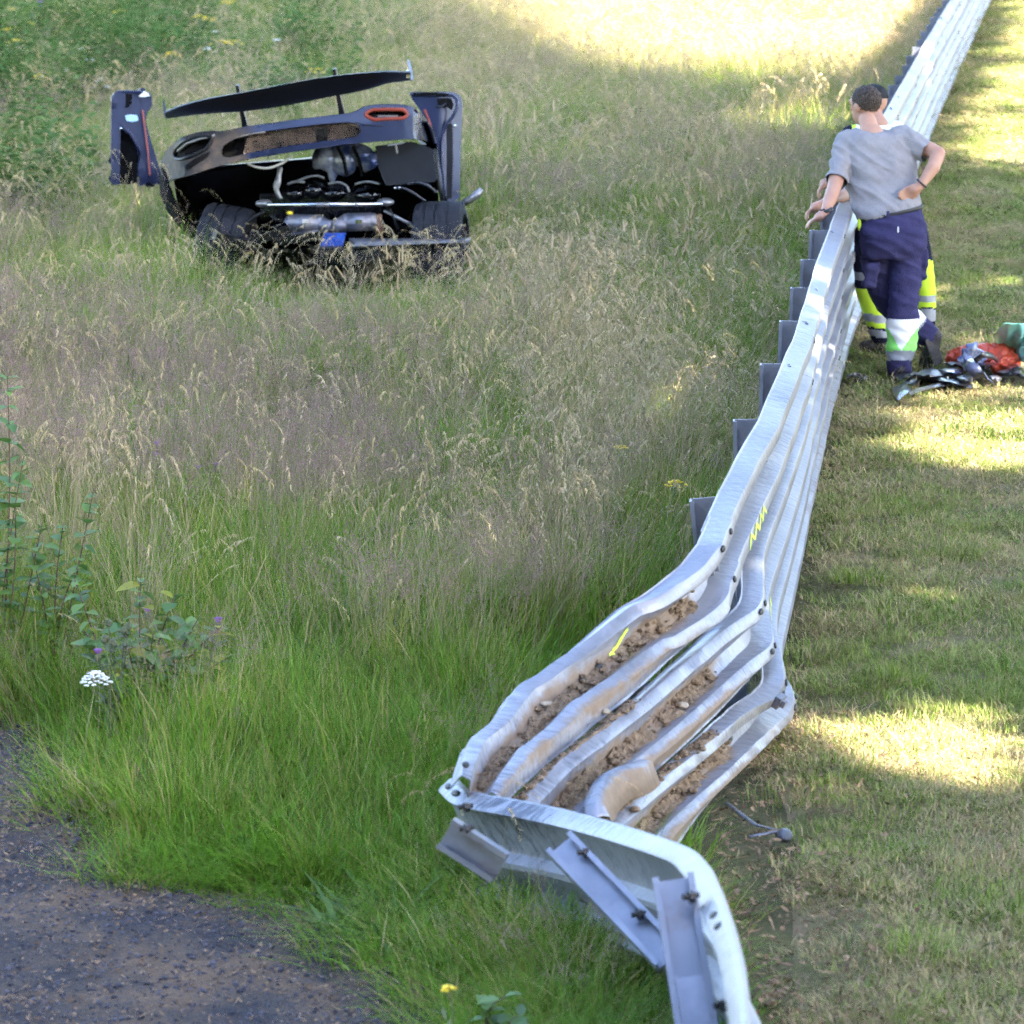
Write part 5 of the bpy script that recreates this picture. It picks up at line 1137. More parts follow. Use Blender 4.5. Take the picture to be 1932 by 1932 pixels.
for pts, r in ((((1480, 662), (1530, 662), (1585, 690), (1632, 724)), .011), (((1548, 640), (1600, 634), (1650, 652), (1692, 684)), .013)):
    hm = MB(); hm.tube(catmull([Q(a, b, .05) for a, b in pts], 5), r, 8); hm.build('hose', M['gloss_b'], car, True)
for a, b in ((1486, 660), (1508, 658)):
    hm = MB(); hm.ball(Q(a, b, .03), .009); hm.build('hose_fitting', M['chrome'], car, True)
# cross bar, mufflers, suspension
cb = MB(); cb.tube([Q(862, 742, .02), Q(1425, 738, .02)], .0145, 10); cb.build('cross_bar', M['chrome'], car, True)
cb = MB(); cb.tube([Q(1105, 741, .018), Q(1165, 740, .018)], .016, 10); cb.tube([Q(1295, 739, .018), Q(1302, 739, .018)], .017, 10); cb.build('bar_sleeve', M['alu'], car, True)
for (a, b) in ((845, 735), (1440, 728)):
    cb = MB(); cb.ball(Q(a, b, .08), (.06, .06, .028), None, 12, 8); cb.build('strut_mount', M['alu'], car, True)
mf = MB(); mf.capsules([Q(985, 832, .08), Q(1110, 836, .08)], [.062, .066], 16); mf.tube([Q(1110, 836, .08), Q(1170, 850, .05), Q(1180, 852, .04)], [.062, .045, .04], 14); muf1 = mf.build('muffler', M['muffler'], car, True)
mf = MB(); mf.capsules([Q(1255, 828, .08), Q(1370, 824, .08)], [.064, .062], 16); mf.tube([Q(1255, 828, .08), Q(1195, 846, .05), Q(1180, 852, .04)], [.060, .045, .04], 14); muf2 = mf.build('muffler', M['muffler'], car, True)
for (a, b, m_) in ((1048, 822, 'cream'), (1308, 824, 'chrome')):
    lb = MB(); lb.box(Q(a, b, .008), (.022, 0, 0), (0, .004, 0), (0, 0, .013)); lb.build('heat_tag', M[m_], muf1 if a < 1200 else muf2)
cb = MB(); cb.tube([Q(1400, 790, .06), Q(1412, 880, .06)], .03, 8); cb.build('exhaust_flange', pm('rust', (.12, .06, .035), (.2, .10, .06), 12, .8), car, True)
cb = MB(); cb.ball(Q(972, 782, .0), (.022, .02, .014)); cb.build('yellow_cap', M['yellow'], car, True)
for pts, r in ((((1432, 770), (1520, 815), (1605, 855)), .011), (((1440, 735), (1475, 790), (1500, 860)), .012), (((755, 838), (800, 800), (842, 776)), .012), (((880, 790), (905, 815), (940, 820)), .012), (((640, 940), (720, 900), (830, 880)), .012)):
    cb = MB(); cb.tube([Q(a, b, .1) for a, b in pts], r, 8); cb.build('suspension_arm', M['alu'] if r < .0115 else M['carbon'], car, True)
bp_ = MB(); bp_.box(Q(1185, 912, -.05), (.075, 0, 0), (0, .05, 0), (.012, 0, .042)); bp_.build('blue_housing', M['blue'], car)
for (a, b, sx, sz, rot_) in ((1250, 975, .20, .028, .1), (1200, 1020, .16, .022, -.15), (1320, 985, .12, .04, .3), (1150, 960, .10, .02, .0), (1000, 900, .16, .03, .1), (820, 900, .2, .03, .3), (700, 920, .14, .03, -.3)):
    c = Q(a, b, -.12); mb = MB(); ca, sa = math.cos(rot_), math.sin(rot_)
    mb.box(c, Vector((ca, .2, sa)) * sx, Vector((-.2, 1, 0)) * .09, Vector((-sa, 0, ca)) * sz); mb.build('broken_undertray', M['gloss_b'] if sx > .15 else M['carbon'], car)
for (a, b) in ((1268, 942), (1290, 944)):
    cb = MB(); cb.ball(Q(a, b, -.2), .012); cb.build('bright_fitting', M['chrome'], car, True)
pl = MB(); pl.loft([[Q(1260, 905, .1), Q(1850, 905, .1), Q(1850, 918, .1), Q(1260, 925, .1)], [Q(1290, 925, -.25), Q(1852, 915, -.2), Q(1852, 926, -.2), Q(1290, 945, -.25)]]); pl.build('diffuser_plate', pm('scuffed_plate', (.10, .105, .13), (.2, .2, .23), 9, .35, .3), car)
mr = MB(); mr.tube([Q(1800, 745, .6), Q(1850, 718, .6), Q(1890, 690, .6), Q(1912, 664, .6)], [.018, .026, .03, .016], 8); mr.build('torn_bracket', M['alu'], car, True)
# rear quarters joining tail, doors and wheels
qr = MB(); qr.loft([[Q(1640, 332, .1), Q(1668, 390, .35), Q(1681, 466, .6), Q(1702, 600, .6), Q(1716, 720, .55)], [Q(1640, 345, .9), Q(1672, 400, 1.2), Q(1690, 480, 1.35), Q(1712, 610, 1.35), Q(1722, 730, 1.35)]], closed=False, cap=False); qr.build('rear_quarter', M['paint'], car, True, solid=.02)
ql = MB(); ql.loft([[Q(362, 505, .5), Q(352, 560, .35), Q(372, 622, .25), Q(398, 700, .25), Q(440, 790, .3), Q(520, 860, .3)], [Q(345, 560, 1.45), Q(338, 620, 1.45), Q(345, 690, 1.45), Q(372, 760, 1.4), Q(420, 830, 1.4), Q(500, 900, 1.3)]], closed=False, cap=False); ql.build('rear_quarter', M['bay'], car, True, solid=.02)
# wheels
def wheel(center, axis, r=.345, wd=.34, tag_='wheel'):
    ax = Vector(axis).normalized(); a = ax.cross(Vector((0, 0, 1))).normalized(); b = ax.cross(a)
    prof = [(-.5, .72), (-.5, .86), (-.47, .95), (-.40, .99), (-.27, 1.0), (-.26, .975), (-.23, .975), (-.22, 1.0), (-.06, 1.0), (-.05, .975), (-.02, .975), (-.01, 1.0), (.2, 1.0), (.21, .975), (.24, .975), (.25, 1.0), (.40, .99), (.47, .95), (.5, .86), (.5, .72)]
    seg = 48; mb = MB(); rows = []
    for k in range(seg + 1):
        t = 2 * math.pi * k / seg; d = a * math.cos(t) + b * math.sin(t); rows.append([Vector(center) + ax * (wd * x_) + d * (r * q) for x_, q in prof])
    mb.loft(rows, closed=False, cap=False); w = mb.build('wheel', M['rubber'], car, True, sharp=40)
    rm = MB(); rows = []
    for k in range(seg + 1):
        t = 2 * math.pi * k / seg; d = a * math.cos(t) + b * math.sin(t); rows.append([Vector(center) + ax * (wd * x_) + d * (r * q) for x_, q in ((-.48, .73), (-.46, .70), (-.3, .66), (.3, .66), (.46, .70), (.48, .73))])
    rm.loft(rows, closed=False, cap=False)
    for s_ in range(7):
        t = 2 * math.pi * s_ / 7; d = a * math.cos(t) + b * math.sin(t); rm.tube([Vector(center) + ax * (wd * .4) + d * r * .08, Vector(center) + ax * (wd * .42) + d * r * .68], .016, 6)
    rm.ball(Vector(center) + ax * wd * .4, .05); rm.build('rim', M['carbon'], w, True); return w
wheel(Q(1714, 968, .22), (1, -.10, .05))
wheel(Q(650, 985, .35), (1, -.12, -.16))
for q in range(3):                                                     # tan soil torn up in front of the left wheel
    pass
so = MB()
for q in range(120):
    p = G(430 + random.gauss(0, 38), 560 + random.gauss(0, 12)); r = random.uniform(.012, .04); so.ball(p + Vector((0, 0, r * .4 + .02)), (r, r * .8, r * .6), None, 6, 4)
sob = so.build('torn_soil', M['dirt']); stuff(sob); tag(sob, 'torn-up tan soil in front of the wreck', 'soil')

# ================================================================== people at the barrier
M['skin'] = pm('skin', (0.36, 0.18, 0.12), (0.42, 0.23, 0.16), 9, .55, 0, .1, 90)
M['shirt'] = pm('grey_tshirt', (0.225, 0.212, 0.228), (0.265, 0.252, 0.265), 14, .9, 0, .25, 400, spec=.1)
M['navy'] = pm('navy_workwear', (0.030, 0.028, 0.075), (0.040, 0.037, 0.095), 14, .9, 0, .2, 400, spec=.1)
M['dknavy'] = pm('dark_navy_cloth', (0.010, 0.010, 0.024), (0.015, 0.015, 0.033), 14, .9, 0, .2, 300, spec=.1)
M['hv_white'] = pm('reflective_white', (0.66, 0.67, 0.68), (0.74, 0.74, 0.75), 20, .5)
M['hv_grey'] = pm('reflective_grey', (0.20, 0.21, 0.24), (0.25, 0.26, 0.29), 20, .45)
M['hv_green'] = pm('hivis_green', (0.20, 0.62, 0.10), (0.26, 0.70, 0.15), 14, .8)
M['hv_yel'] = pm('hivis_yellow', (0.42, 0.60, 0.02), (0.50, 0.68, 0.03), 14, .8)
M['boot'] = pm('dark_boot', (0.018, 0.015, 0.017), (0.04, 0.032, 0.03), 16, .7, 0, .3, 90)
M['hair'] = pm('brown_hair', (0.035, 0.022, 0.016), (0.075, 0.05, 0.036), 60, .7, 0, .8, 160)
M['belt'] = pm('leather_belt', (0.012, 0.011, 0.015), (0.02, 0.02, 0.024), 30, .5)
M['strap'] = pm('watch_strap', (0.010, 0.010, 0.014), (0.02, 0.02, 0.025), 30, .5)
M['red_c'] = pm('dark_red_cloth', (0.16, 0.02, 0.02), (0.20, 0.03, 0.03), 20, .9)
M['cap'] = pm('black_cap', (0.006, 0.006, 0.008), (0.010, 0.010, 0.012), 20, .8)
PD = 21.45
def PJ(X, Y, d=0.0, D=PD): return W(*zp(X, Y), D + d)
PU = .3709 * PD / FPX                                                  # metres per close-view unit
def ring_(c, hw, hd, tilt=0.0, yaw=0.0, n=20, lift=0.0):
    c = Vector(c); out = []
    for k in range(n):
        a = 2 * math.pi * k / n; x = math.copysign(abs(math.cos(a)) ** .8, math.cos(a)) * hw; y = math.copysign(abs(math.sin(a)) ** .85, math.sin(a)) * hd
        xr = x * math.cos(yaw) - y * math.sin(yaw); yr = x * math.sin(yaw) + y * math.cos(yaw); out.append(c + Vector((xr, yr, x * tilt + lift)))
    return out
def hand(mb, wrist, palm, fdir, side, s=1.0, curl=.6, thumb=1):
    """palm block, four fingers that curl, thumb from the side"""
    wrist = Vector(wrist); palm = Vector(palm); f = Vector(fdir).normalized(); sd = Vector(side).normalized(); nrm = f.cross(sd).normalized()
    mb.capsules([wrist, palm], [.027 * s, .030 * s], 10)
    for k, L in enumerate((.072, .080, .074, .058)):
        b_ = palm + f * .028 * s + sd * (.030 - .020 * k) * s; P = [b_]
        d = f.copy()
        for j in range(3):
            P.append(P[-1] + d * L * s / 3); d = (d + nrm * -curl * .8).normalized()
        mb.capsules(P, [.0095 * s, .009 * s, .0085 * s, .0075 * s], 8)
        mb.capsules([palm + sd * (.024 - .016 * k) * s, b_], [.015 * s, .011 * s], 8)
    t0 = wrist.lerp(palm, .35) + sd * .026 * s * thumb; t1 = t0 + (sd * thumb * .7 + f).normalized() * .032 * s; t2 = t1 + (f + nrm * -.3 + sd * thumb * .1).normalized() * .030 * s
    mb.capsules([wrist.lerp(palm, .3), t0, t1, t2], [.016 * s, .0125 * s, .011 * s, .009 * s], 8)
def head_on(mb, c, face, up, s=1.0):
    c = Vector(c); f = Vector(face).normalized(); u = (Vector(up) - f * Vector(up).dot(f)).normalized(); r = f.cross(u)
    ax = (r, f, u)
    mb.ball(c + u * .025 * s, (.076 * s, .098 * s, .092 * s), ax, 24, 16)                      # cranium
    mb.ball(c - u * .045 * s + f * .022 * s, (.058 * s, .070 * s, .075 * s), ax, 20, 12)       # jaw
    mb.ball(c - u * .095 * s + f * .062 * s, (.024 * s, .022 * s, .018 * s), ax, 12, 8)        # chin
    mb.capsules([c + f * .094 * s + u * .015 * s, c + f * .113 * s - u * .022 * s], [.010 * s, .014 * s], 8)   # nose
    mb.ball(c + f * .090 * s + u * .028 * s, (.055 * s, .012 * s, .010 * s), ax, 12, 8)        # brow
    mb.ball(c + f * .088 * s - u * .058 * s, (.024 * s, .012 * s, .009 * s), ax, 12, 8)        # mouth
    for sg in (-1, 1): mb.ball(c + r * sg * .078 * s - u * .005 * s - f * .005 * s, (.010 * s, .022 * s, .032 * s), ax, 10, 8)
    return f, u, r
def folds(me, amp, dirv, freq, seed):
    me.calc_normals_split() if hasattr(me, 'calc_normals_split') else None
    n = len(me.vertices); co = np.empty(n * 3, np.float32); me.vertices.foreach_get('co', co); co = co.reshape(-1, 3); no = np.array([v_.normal[:] for v_ in me.vertices], np.float32)
    d = Vector(dirv).normalized(); e = d.orthogonal().normalized(); g = d.cross(e)
    for i in range(n):
        p = Vector(co[i]); q = Vector((p.dot(d) * freq, p.dot(e) * freq * .28, p.dot(g) * freq * .28 + seed))
        a = noise.noise(q); b_ = noise.noise(q * 2.3 + Vector((3, 1, 7)))
        co[i] += no[i] * float(amp * ((1 - abs(a) * 2.2) * .8 + b_ * .5))
    me.vertices.foreach_set('co', co.ravel()); me.update()
def paint_faces(me, fn):
    for p in me.polygons: p.material_index = fn(p.center)
def zp_of(c):
    u_, v_, _ = proj(np.array(c[0]), np.array(c[1]), np.array(c[2])); return (float(u_) - 1469) / .3709, (float(v_) - 71.7) / .3709
def seg_d(p, A, B):
    ab = B - A; t = max(0, min(1, (p - A).dot(ab) / ab.length_squared)); return (p - A - ab * t).length

# ---- the man in the grey T-shirt
man = thing('person', 'person in grey T-shirt and navy trousers with reflective bands, one hand on the barrier', 'person', PJ(650, 1690))
body = MB()
HC = PJ(440, 345, .10)
f_, u_, r_ = head_on(body, HC, (-.62, .78, -.05), (-.10, .12, 1))
body.capsules([PJ(452, 420, .07), PJ(460, 455, .06), PJ(470, 505, .05)], [.052, .056, .085], 14)
body.capsules([PJ(335, 545, .06), PJ(300, 690, -.02), PJ(283, 760, -.10)], [.056, .050, .043], 12)           # left arm, straight, to the rail
body.capsules([PJ(283, 760, -.10), PJ(262, 820, -.20), PJ(237, 882, -.30)], [.043, .040, .028], 12)
hand(body, PJ(232, 892, -.31), PJ(205, 912, -.34), (-.9, .1, -.45), (.25, -.9, .25), 1.0, .55, -1)
body.capsules([PJ(650, 520, .04), PJ(735, 555, .02), PJ(812, 588, -.04)], [.060, .052, .044], 12)             # right arm, hand on hip
body.capsules([PJ(812, 588, -.04), PJ(785, 660, -.10), PJ(728, 742, -.13)], [.044, .042, .029], 12)
hand(body, PJ(722, 750, -.13), PJ(692, 772, -.13), (-.75, .1, -.35), (-.3, -.2, .95), 1.0, .45, -1)
body.loft([ring_(PJ(500, 560, .06), .17, .09), ring_(PJ(520, 700, .04), .17, .09), ring_(PJ(560, 880, .0), .15, .09)])
bm = remeshed(body, .0085, 3)
bo = mesh_obj('body', bm, [M['skin']], man)
hr = MB(); hr.ball(HC + u_ * .034 - f_ * .012, (.082, .100, .088), (r_, f_, u_), 26, 16); hm_ = remeshed(hr, .006, 1)
for v_ in hm_.vertices: v_.co = v_.co + v_.normal * (.006 * noise.noise(v_.co * 70) + .004 * noise.noise(v_.co * 160))
bmh = bmesh.new(); bmh.from_mesh(hm_)
dele = [v_ for v_ in bmh.verts if (v_.co - HC).dot(u_) < -.035 or ((v_.co - HC).dot(f_) > .045 and (v_.co - HC).dot(u_) < .055)]
bmesh.ops.delete(bmh, geom=dele, context='VERTS'); bmh.to_mesh(hm_); bmh.free(); mesh_obj('hair', hm_, [M['hair']], man)
sh = MB(); th = []
for X, Y, hw, dd, hd, tl in ((470, 468, 95, .06, .085, .0), (478, 492, 140, .06, .105, .02), (494, 530, 176, .06, .122, .05), (508, 590, 186, .055, .13, .05), (514, 660, 184, .05, .132, .08), (522, 730, 180, .04, .132, .12), (540, 800, 176, .02, .132, .16), (553, 850, 168, .0, .132, .19), (562, 890, 160, -.005, .13, .20)):
    th.append(ring_(PJ(X, Y, dd), hw * PU, hd, tl))
sh.loft(th)
sh.capsules([PJ(350, 535, .06), PJ(322, 630, .02), PJ(297, 722, -.05)], [.075, .066, .060], 16)
sh.capsules([PJ(620, 515, .045), PJ(690, 535, .03), PJ(748, 572, .0)], [.080, .072, .066], 16)
sm_ = remeshed(sh, .009, 5); folds(sm_, .013, (.62, .1, .78), 15, 2.0)
bms = bmesh.new(); bms.from_mesh(sm_)                                    # cut the sleeve ends and the neck open
cuts = [(PJ(297, 722, -.05), (PJ(283, 760, -.10) - PJ(322, 630, .02)).normalized(), .085), (PJ(748, 572, .0), (PJ(812, 588, -.04) - PJ(690, 535, .03)).normalized(), .09)]
for c_, n_, rad in cuts:
    fs = [f for f in bms.faces if (f.calc_center_median() - c_).length < rad]
    ge = list({v_ for f in fs for v_ in f.verts}) + list({e for f in fs for e in f.edges}) + fs
    bmesh.ops.bisect_plane(bms, geom=ge, plane_co=c_ + n_ * .012, plane_no=n_, clear_outer=True)
bms.to_mesh(sm_); bms.free()
ts = mesh_obj('tshirt', sm_, [M['shirt']], man)
tr = MB()
tr.loft([ring_(PJ(562, 878, 0), 158 * PU, .125, .20), ring_(PJ(574, 930, -.01), 164 * PU, .135, .10), ring_(PJ(582, 990, -.02), 172 * PU, .145, .03), ring_(PJ(584, 1060, -.01), 168 * PU, .14, 0), ring_(PJ(575, 1110, 0), 150 * PU, .12, 0)])
LR = [PJ(650, 1050, .0), PJ(648, 1180, .0), PJ(640, 1300, .0), PJ(632, 1420, .0), PJ(625, 1540, .0), PJ(616, 1668, .0)]
LL = [PJ(505, 1050, .02), PJ(500, 1150, .06), PJ(512, 1270, .12), PJ(590, 1380, .20), PJ(680, 1450, .24), PJ(752, 1508, .24)]
tr.capsules(LR, [92 * PU, 82 * PU, 76 * PU, 78 * PU, 76 * PU, 62 * PU], 18)
tr.capsules(LL, [90 * PU, 78 * PU, 70 * PU, 70 * PU, 68 * PU, 60 * PU], 18)
tr.box(PJ(735, 1150, -.0), (.018, 0, 0), (0, .05, 0), (.006, 0, .085)); tr.box(PJ(468, 1200, -.02), (.035, 0, 0), (0, .06, 0), (.01, 0, .07))
tm = remeshed(tr, .0095, 4); folds(tm, .012, (.35, .1, 1), 15, 8.0)
def tcol(c):
    c = Vector(c); X, Y = zp_of(c)
    dR = min(seg_d(c, a, b) for a, b in zip(LR, LR[1:])); dL = min(seg_d(c, a, b) for a, b in zip(LL[2:], LL[3:]))
    if dL < dR - .0 and Y > 1330:
        t = (c - LL[3]).dot((LL[5] - LL[3]).normalized()) / (LL[5] - LL[3]).length
        return 0 if t < -.05 else 2 if t < .10 else 1 if t < .70 else 3 if t < .74 else 0
    if Y < 1430: return 0
    if Y < 1478: return 1
    if Y < 1592:
        cx = 630 - (Y - 1420) * .07
        return 1 if abs(X - cx - 4) < (1592 - Y) / 114 * 72 else 2
    if Y < 1640: return 3
    return 0
paint_faces(tm, tcol)
mesh_obj('trousers', tm, [M['navy'], M['hv_white'], M['hv_green'], M['hv_grey']], man)
bl = MB(); P = [p for p in ring_(PJ(565, 886, 0), 163 * PU, .134, .20, n=40)]; bl.tube(P + [P[0]], .006, 8, cap=False, flat=2.4); bl.build('belt', M['belt'], man, True)
for X, Y, dd in ((555, 905, -.135), (700, 868, -.07)):
    lo_ = MB(); lo_.box(PJ(X, Y, dd), (.008, 0, 0), (0, .006, 0), (0, 0, .028)); lo_.build('belt_loop', M['navy'], man)
pk = MB(); pk.tube([PJ(X, Y, -.138) for X, Y in ((425, 965), (435, 1000), (500, 1003), (530, 975))], .003, 5); pk.build('pocket_seam', M['dknavy'], man)
pk = MB(); pk.box(PJ(608, 975, -.152), (.004, 0, 0), (0, .003, 0), (0, 0, .016)); pk.build('trouser_tag', M['hv_white'], man)
yl = MB(); yl.capsules([PJ(412, 925, -.05), PJ(410, 960, -.05), PJ(412, 975, -.05)], [.010, .013, .008], 8); yl.build('yellow_tab', M['hv_yel'], man, True)
wa = MB(); P = [PJ(238, 880, -.30) + Vector((math.cos(a) * .033, math.sin(a) * .033, math.cos(a) * .012)) for a in np.linspace(0, 2 * math.pi, 20)]; wa.tube(P, .011, 8, cap=False); wa.box(PJ(224, 886, -.325), (.015, 0, .004), (0, .008, 0), (-.003, 0, .018)); wa.build('watch', M['strap'], man, True)
wb2 = MB(); P = [PJ(728, 740, -.13) + Vector((math.cos(a) * .026, math.sin(a) * .031, -math.cos(a) * .022)) for a in np.linspace(0, 2 * math.pi, 20)]; wb2.tube(P, .006, 6, cap=False); wb2.build('wrist_band', M['strap'], man, True)
def boot(mb, ankle, heel, toe, s=1.0):
    mb.capsules([Vector(ankle), Vector(heel).lerp(Vector(ankle), .35)], [.052 * s, .052 * s], 12)
    mb.capsules([Vector(heel), Vector(heel).lerp(Vector(toe), .5), Vector(toe)], [.042 * s, .045 * s, .040 * s], 12)
bt = MB(); boot(bt, PJ(618, 1650, .0), PJ(618, 1690, -.03), PJ(600, 1672, .20)); bmz = remeshed(bt, .009, 2); mesh_obj('boot', bmz, [M['boot']], man)
bt = MB(); boot(bt, PJ(760, 1512, .25), PJ(798, 1520, .22), PJ(742, 1668, .28)); bt.box(PJ(790, 1590, .20), (.03, .02, .02), (0, .012, .004), (-.032, 0, .085)); bmz = remeshed(bt, .009, 2); mesh_obj('boot', bmz, [M['boot']], man)

# ---- second person, mostly behind the first, forearms on the rail
E2 = 22.35
def PK(X, Y, d=0.0): return W(*zp(X, Y), E2 + d)
man2 = thing('person', 'person in yellow hi-vis trousers leaning on the barrier, mostly hidden behind another person', 'person', PK(500, 1580))
P2 = .3709 * E2 / FPX
b2_ = MB(); H2 = PK(482, 335, .06); f2, u2, r2 = head_on(b2_, H2, (-.75, .62, -.15), (-.1, .1, 1), .98)
b2_.capsules([PK(490, 400, .03), PK(505, 450, .0)], [.052, .070], 12)
b2_.capsules([PK(365, 520, .02), PK(395, 660, -.10), PK(405, 770, -.25)], [.055, .048, .042], 12)
b2_.capsules([PK(405, 770, -.25), PK(300, 815, -.62), PK(215, 848, -.85)], [.042, .038, .029], 12); hand(b2_, PK(208, 850, -.87), PK(185, 862, -.9), (-.8, -.2, -.5), (.1, -.9, .3), 1.05, 1.1, -1)
b2_.capsules([PK(360, 520, .15), PK(330, 620, .1), PK(300, 700, -.2)], [.05, .045, .04], 12); b2_.capsules([PK(300, 700, -.2), PK(255, 730, -.4)], [.038, .03], 12); hand(b2_, PK(250, 732, -.42), PK(232, 742, -.45), (-.6, -.2, -.7), (.1, -.9, .3), 1.05, 1.1, -1)
b2_.loft([ring_(PK(500, 540), .15, .09), ring_(PK(560, 880), .14, .09)])
mesh_obj('body', remeshed(b2_, .009, 3), [M['skin']], man2)
cp = MB(); cp.ball(H2 + u2 * .036 - f2 * .004, (.084, .104, .088), (r2, f2, u2), 24, 14); cp.ball(H2 + u2 * .05 + f2 * .11, (.06, .06, .010), (r2, f2, u2), 14, 8); cm_ = remeshed(cp, .008, 2)
bmh = bmesh.new(); bmh.from_mesh(cm_); bmesh.ops.delete(bmh, geom=[v_ for v_ in bmh.verts if (v_.co - H2).dot(u2) < .022], context='VERTS'); bmh.to_mesh(cm_); bmh.free(); mesh_obj('cap', cm_, [M['cap']], man2)
j2 = MB(); j2.loft([ring_(PK(480, 440, .0), 90 * P2, .09, 0), ring_(PK(478, 470, .0), 138 * P2, .11), ring_(PK(500, 560), 150 * P2, .13), ring_(PK(530, 720), 150 * P2, .13), ring_(PK(560, 900), 150 * P2, .13)])
j2.capsules([PK(372, 500, .0), PK(380, 600, -.06), PK(388, 665, -.12)], [.072, .064, .058], 14); j2.capsules([PK(590, 480, .0), PK(640, 600, .0), PK(660, 700, .0)], [.075, .064, .056], 14)
jm = remeshed(j2, .010, 4)
def jcol(c):
    X, Y = zp_of(c); return 1 if X < 372 else 2 if X < 395 else 0
paint_faces(jm, jcol); mesh_obj('polo_shirt', jm, [pm('pale_yellow_shirt', (.62, .64, .48), (.68, .70, .52), 14, .9), M['dknavy'], M['hv_yel']], man2)
t2 = MB(); t2.loft([ring_(PK(560, 890), 150 * P2, .125), ring_(PK(570, 960), 158 * P2, .135), ring_(PK(570, 1060), 160 * P2, .13)])
A2 = [PK(468, 1000, .0), PK(452, 1150, .02), PK(455, 1270, .03), PK(492, 1400, .04), PK(520, 1535, .05)]; B2 = [PK(690, 1000, .05), PK(728, 1150, .08), PK(748, 1280, .08), PK(752, 1400, .1), PK(750, 1520, .12)]
t2.capsules(A2, [82 * P2, 72 * P2, 66 * P2, 60 * P2, 46 * P2], 16); t2.capsules(B2, [70 * P2, 58 * P2, 52 * P2, 48 * P2, 44 * P2], 16)
tm2 = remeshed(t2, .010, 4); folds(tm2, .004, (.2, 0, 1), 14, 5)
def t2col(c):
    X, Y = zp_of(c)
    if Y < 1130 and X > 600: return 0
    if X < 600:
        Yt = Y - (X - 470) * .12
        return 0 if Yt < 1200 else 2 if Yt < 1242 else 0 if Yt < 1278 else 1 if Yt < 1405 else 2 if Yt < 1445 else 1 if Yt < 1470 else 0 if Yt < 1482 else 2 if Yt < 1518 else 0
    return 1 if Y < 1308 else 2 if Y < 1345 else 1 if Y < 1372 else 0 if Y < 1380 else 2 if Y < 1440 else 0
paint_faces(tm2, t2col); mesh_obj('trousers', tm2, [M['dknavy'], M['hv_yel'], M['hv_grey']], man2)
for a, h_, t_ in ((PK(522, 1540, .05), PK(528, 1578, .05), PK(440, 1568, .06)), (PK(750, 1525, .12), PK(756, 1560, .12), PK(690, 1556, .14))):
    bt = MB(); boot(bt, a, h_, t_, .95); mesh_obj('boot', remeshed(bt, .009, 2), [M['boot']], man2)

# ================================================================== collected debris on the verge
def zr(X, Y): return (1590.9 + .1928 * X, 401.3 + .1928 * Y)         # close view of the pile
def R3(X, Y, z=0.0): return G(*zr(X, Y), z + .05)
M['red_b'] = pm('red_plastic_bag', (0.52, 0.05, 0.02), (0.60, 0.10, 0.05), 9, .35, 0, .3, 30)
M['teal'] = pm('turquoise_plastic', (0.22, 0.62, 0.58), (0.38, 0.72, 0.68), 7, .35, 0, .4, 20)
M['cf'] = pm('black_fragment', (0.010, 0.010, 0.014), (0.022, 0.021, 0.027), 12, .35, 0, .3, 40, coat=.3)
M['cfb'] = pm('blue_black_fragment', (0.020, 0.026, 0.060), (0.026, 0.032, 0.072), 12, .28, .2, .1, 40, coat=.6)
M['slv'] = pm('silver_fragment', (0.06, 0.06, 0.075), (0.16, 0.16, 0.18), 9, .35, .3, .3, 30)
def shard(name, pts, mat, label, cat='debris', group=None, zs=None, bend=.03, thick=.006, seed=0):
    """bent sheet fragment: outline on the ground picture, lifted and warped"""
    pts2 = resample([Vector((a, b, 0)) for a, b in pts + [pts[0]]], 26)[:-1]; c = sum(pts2, Vector()) / len(pts2)
    mb = MB(); V = []
    for k in (1.0, .55, 0.0):
        for i, q in enumerate(pts2):
            p = c.lerp(q, k); z = .02 + bend * (1 - k * k) + (zs(p.x, p.y) if zs else 0) + .012 * noise.noise((p.x * .02, p.y * .02, seed)); V.append(R3(p.x, p.y, max(z, .004)))
            if k == 0: break
    n = len(pts2); F = [(i, (i + 1) % n, n + (i + 1) % n, n + i) for i in range(n)] + [(n + i, n + (i + 1) % n, 2 * n) for i in range(n)]
    mb.add(V, F); ob = mb.build(name, mat, None, True, solid=thick, sharp=45); return tag(ob, label, cat, group)
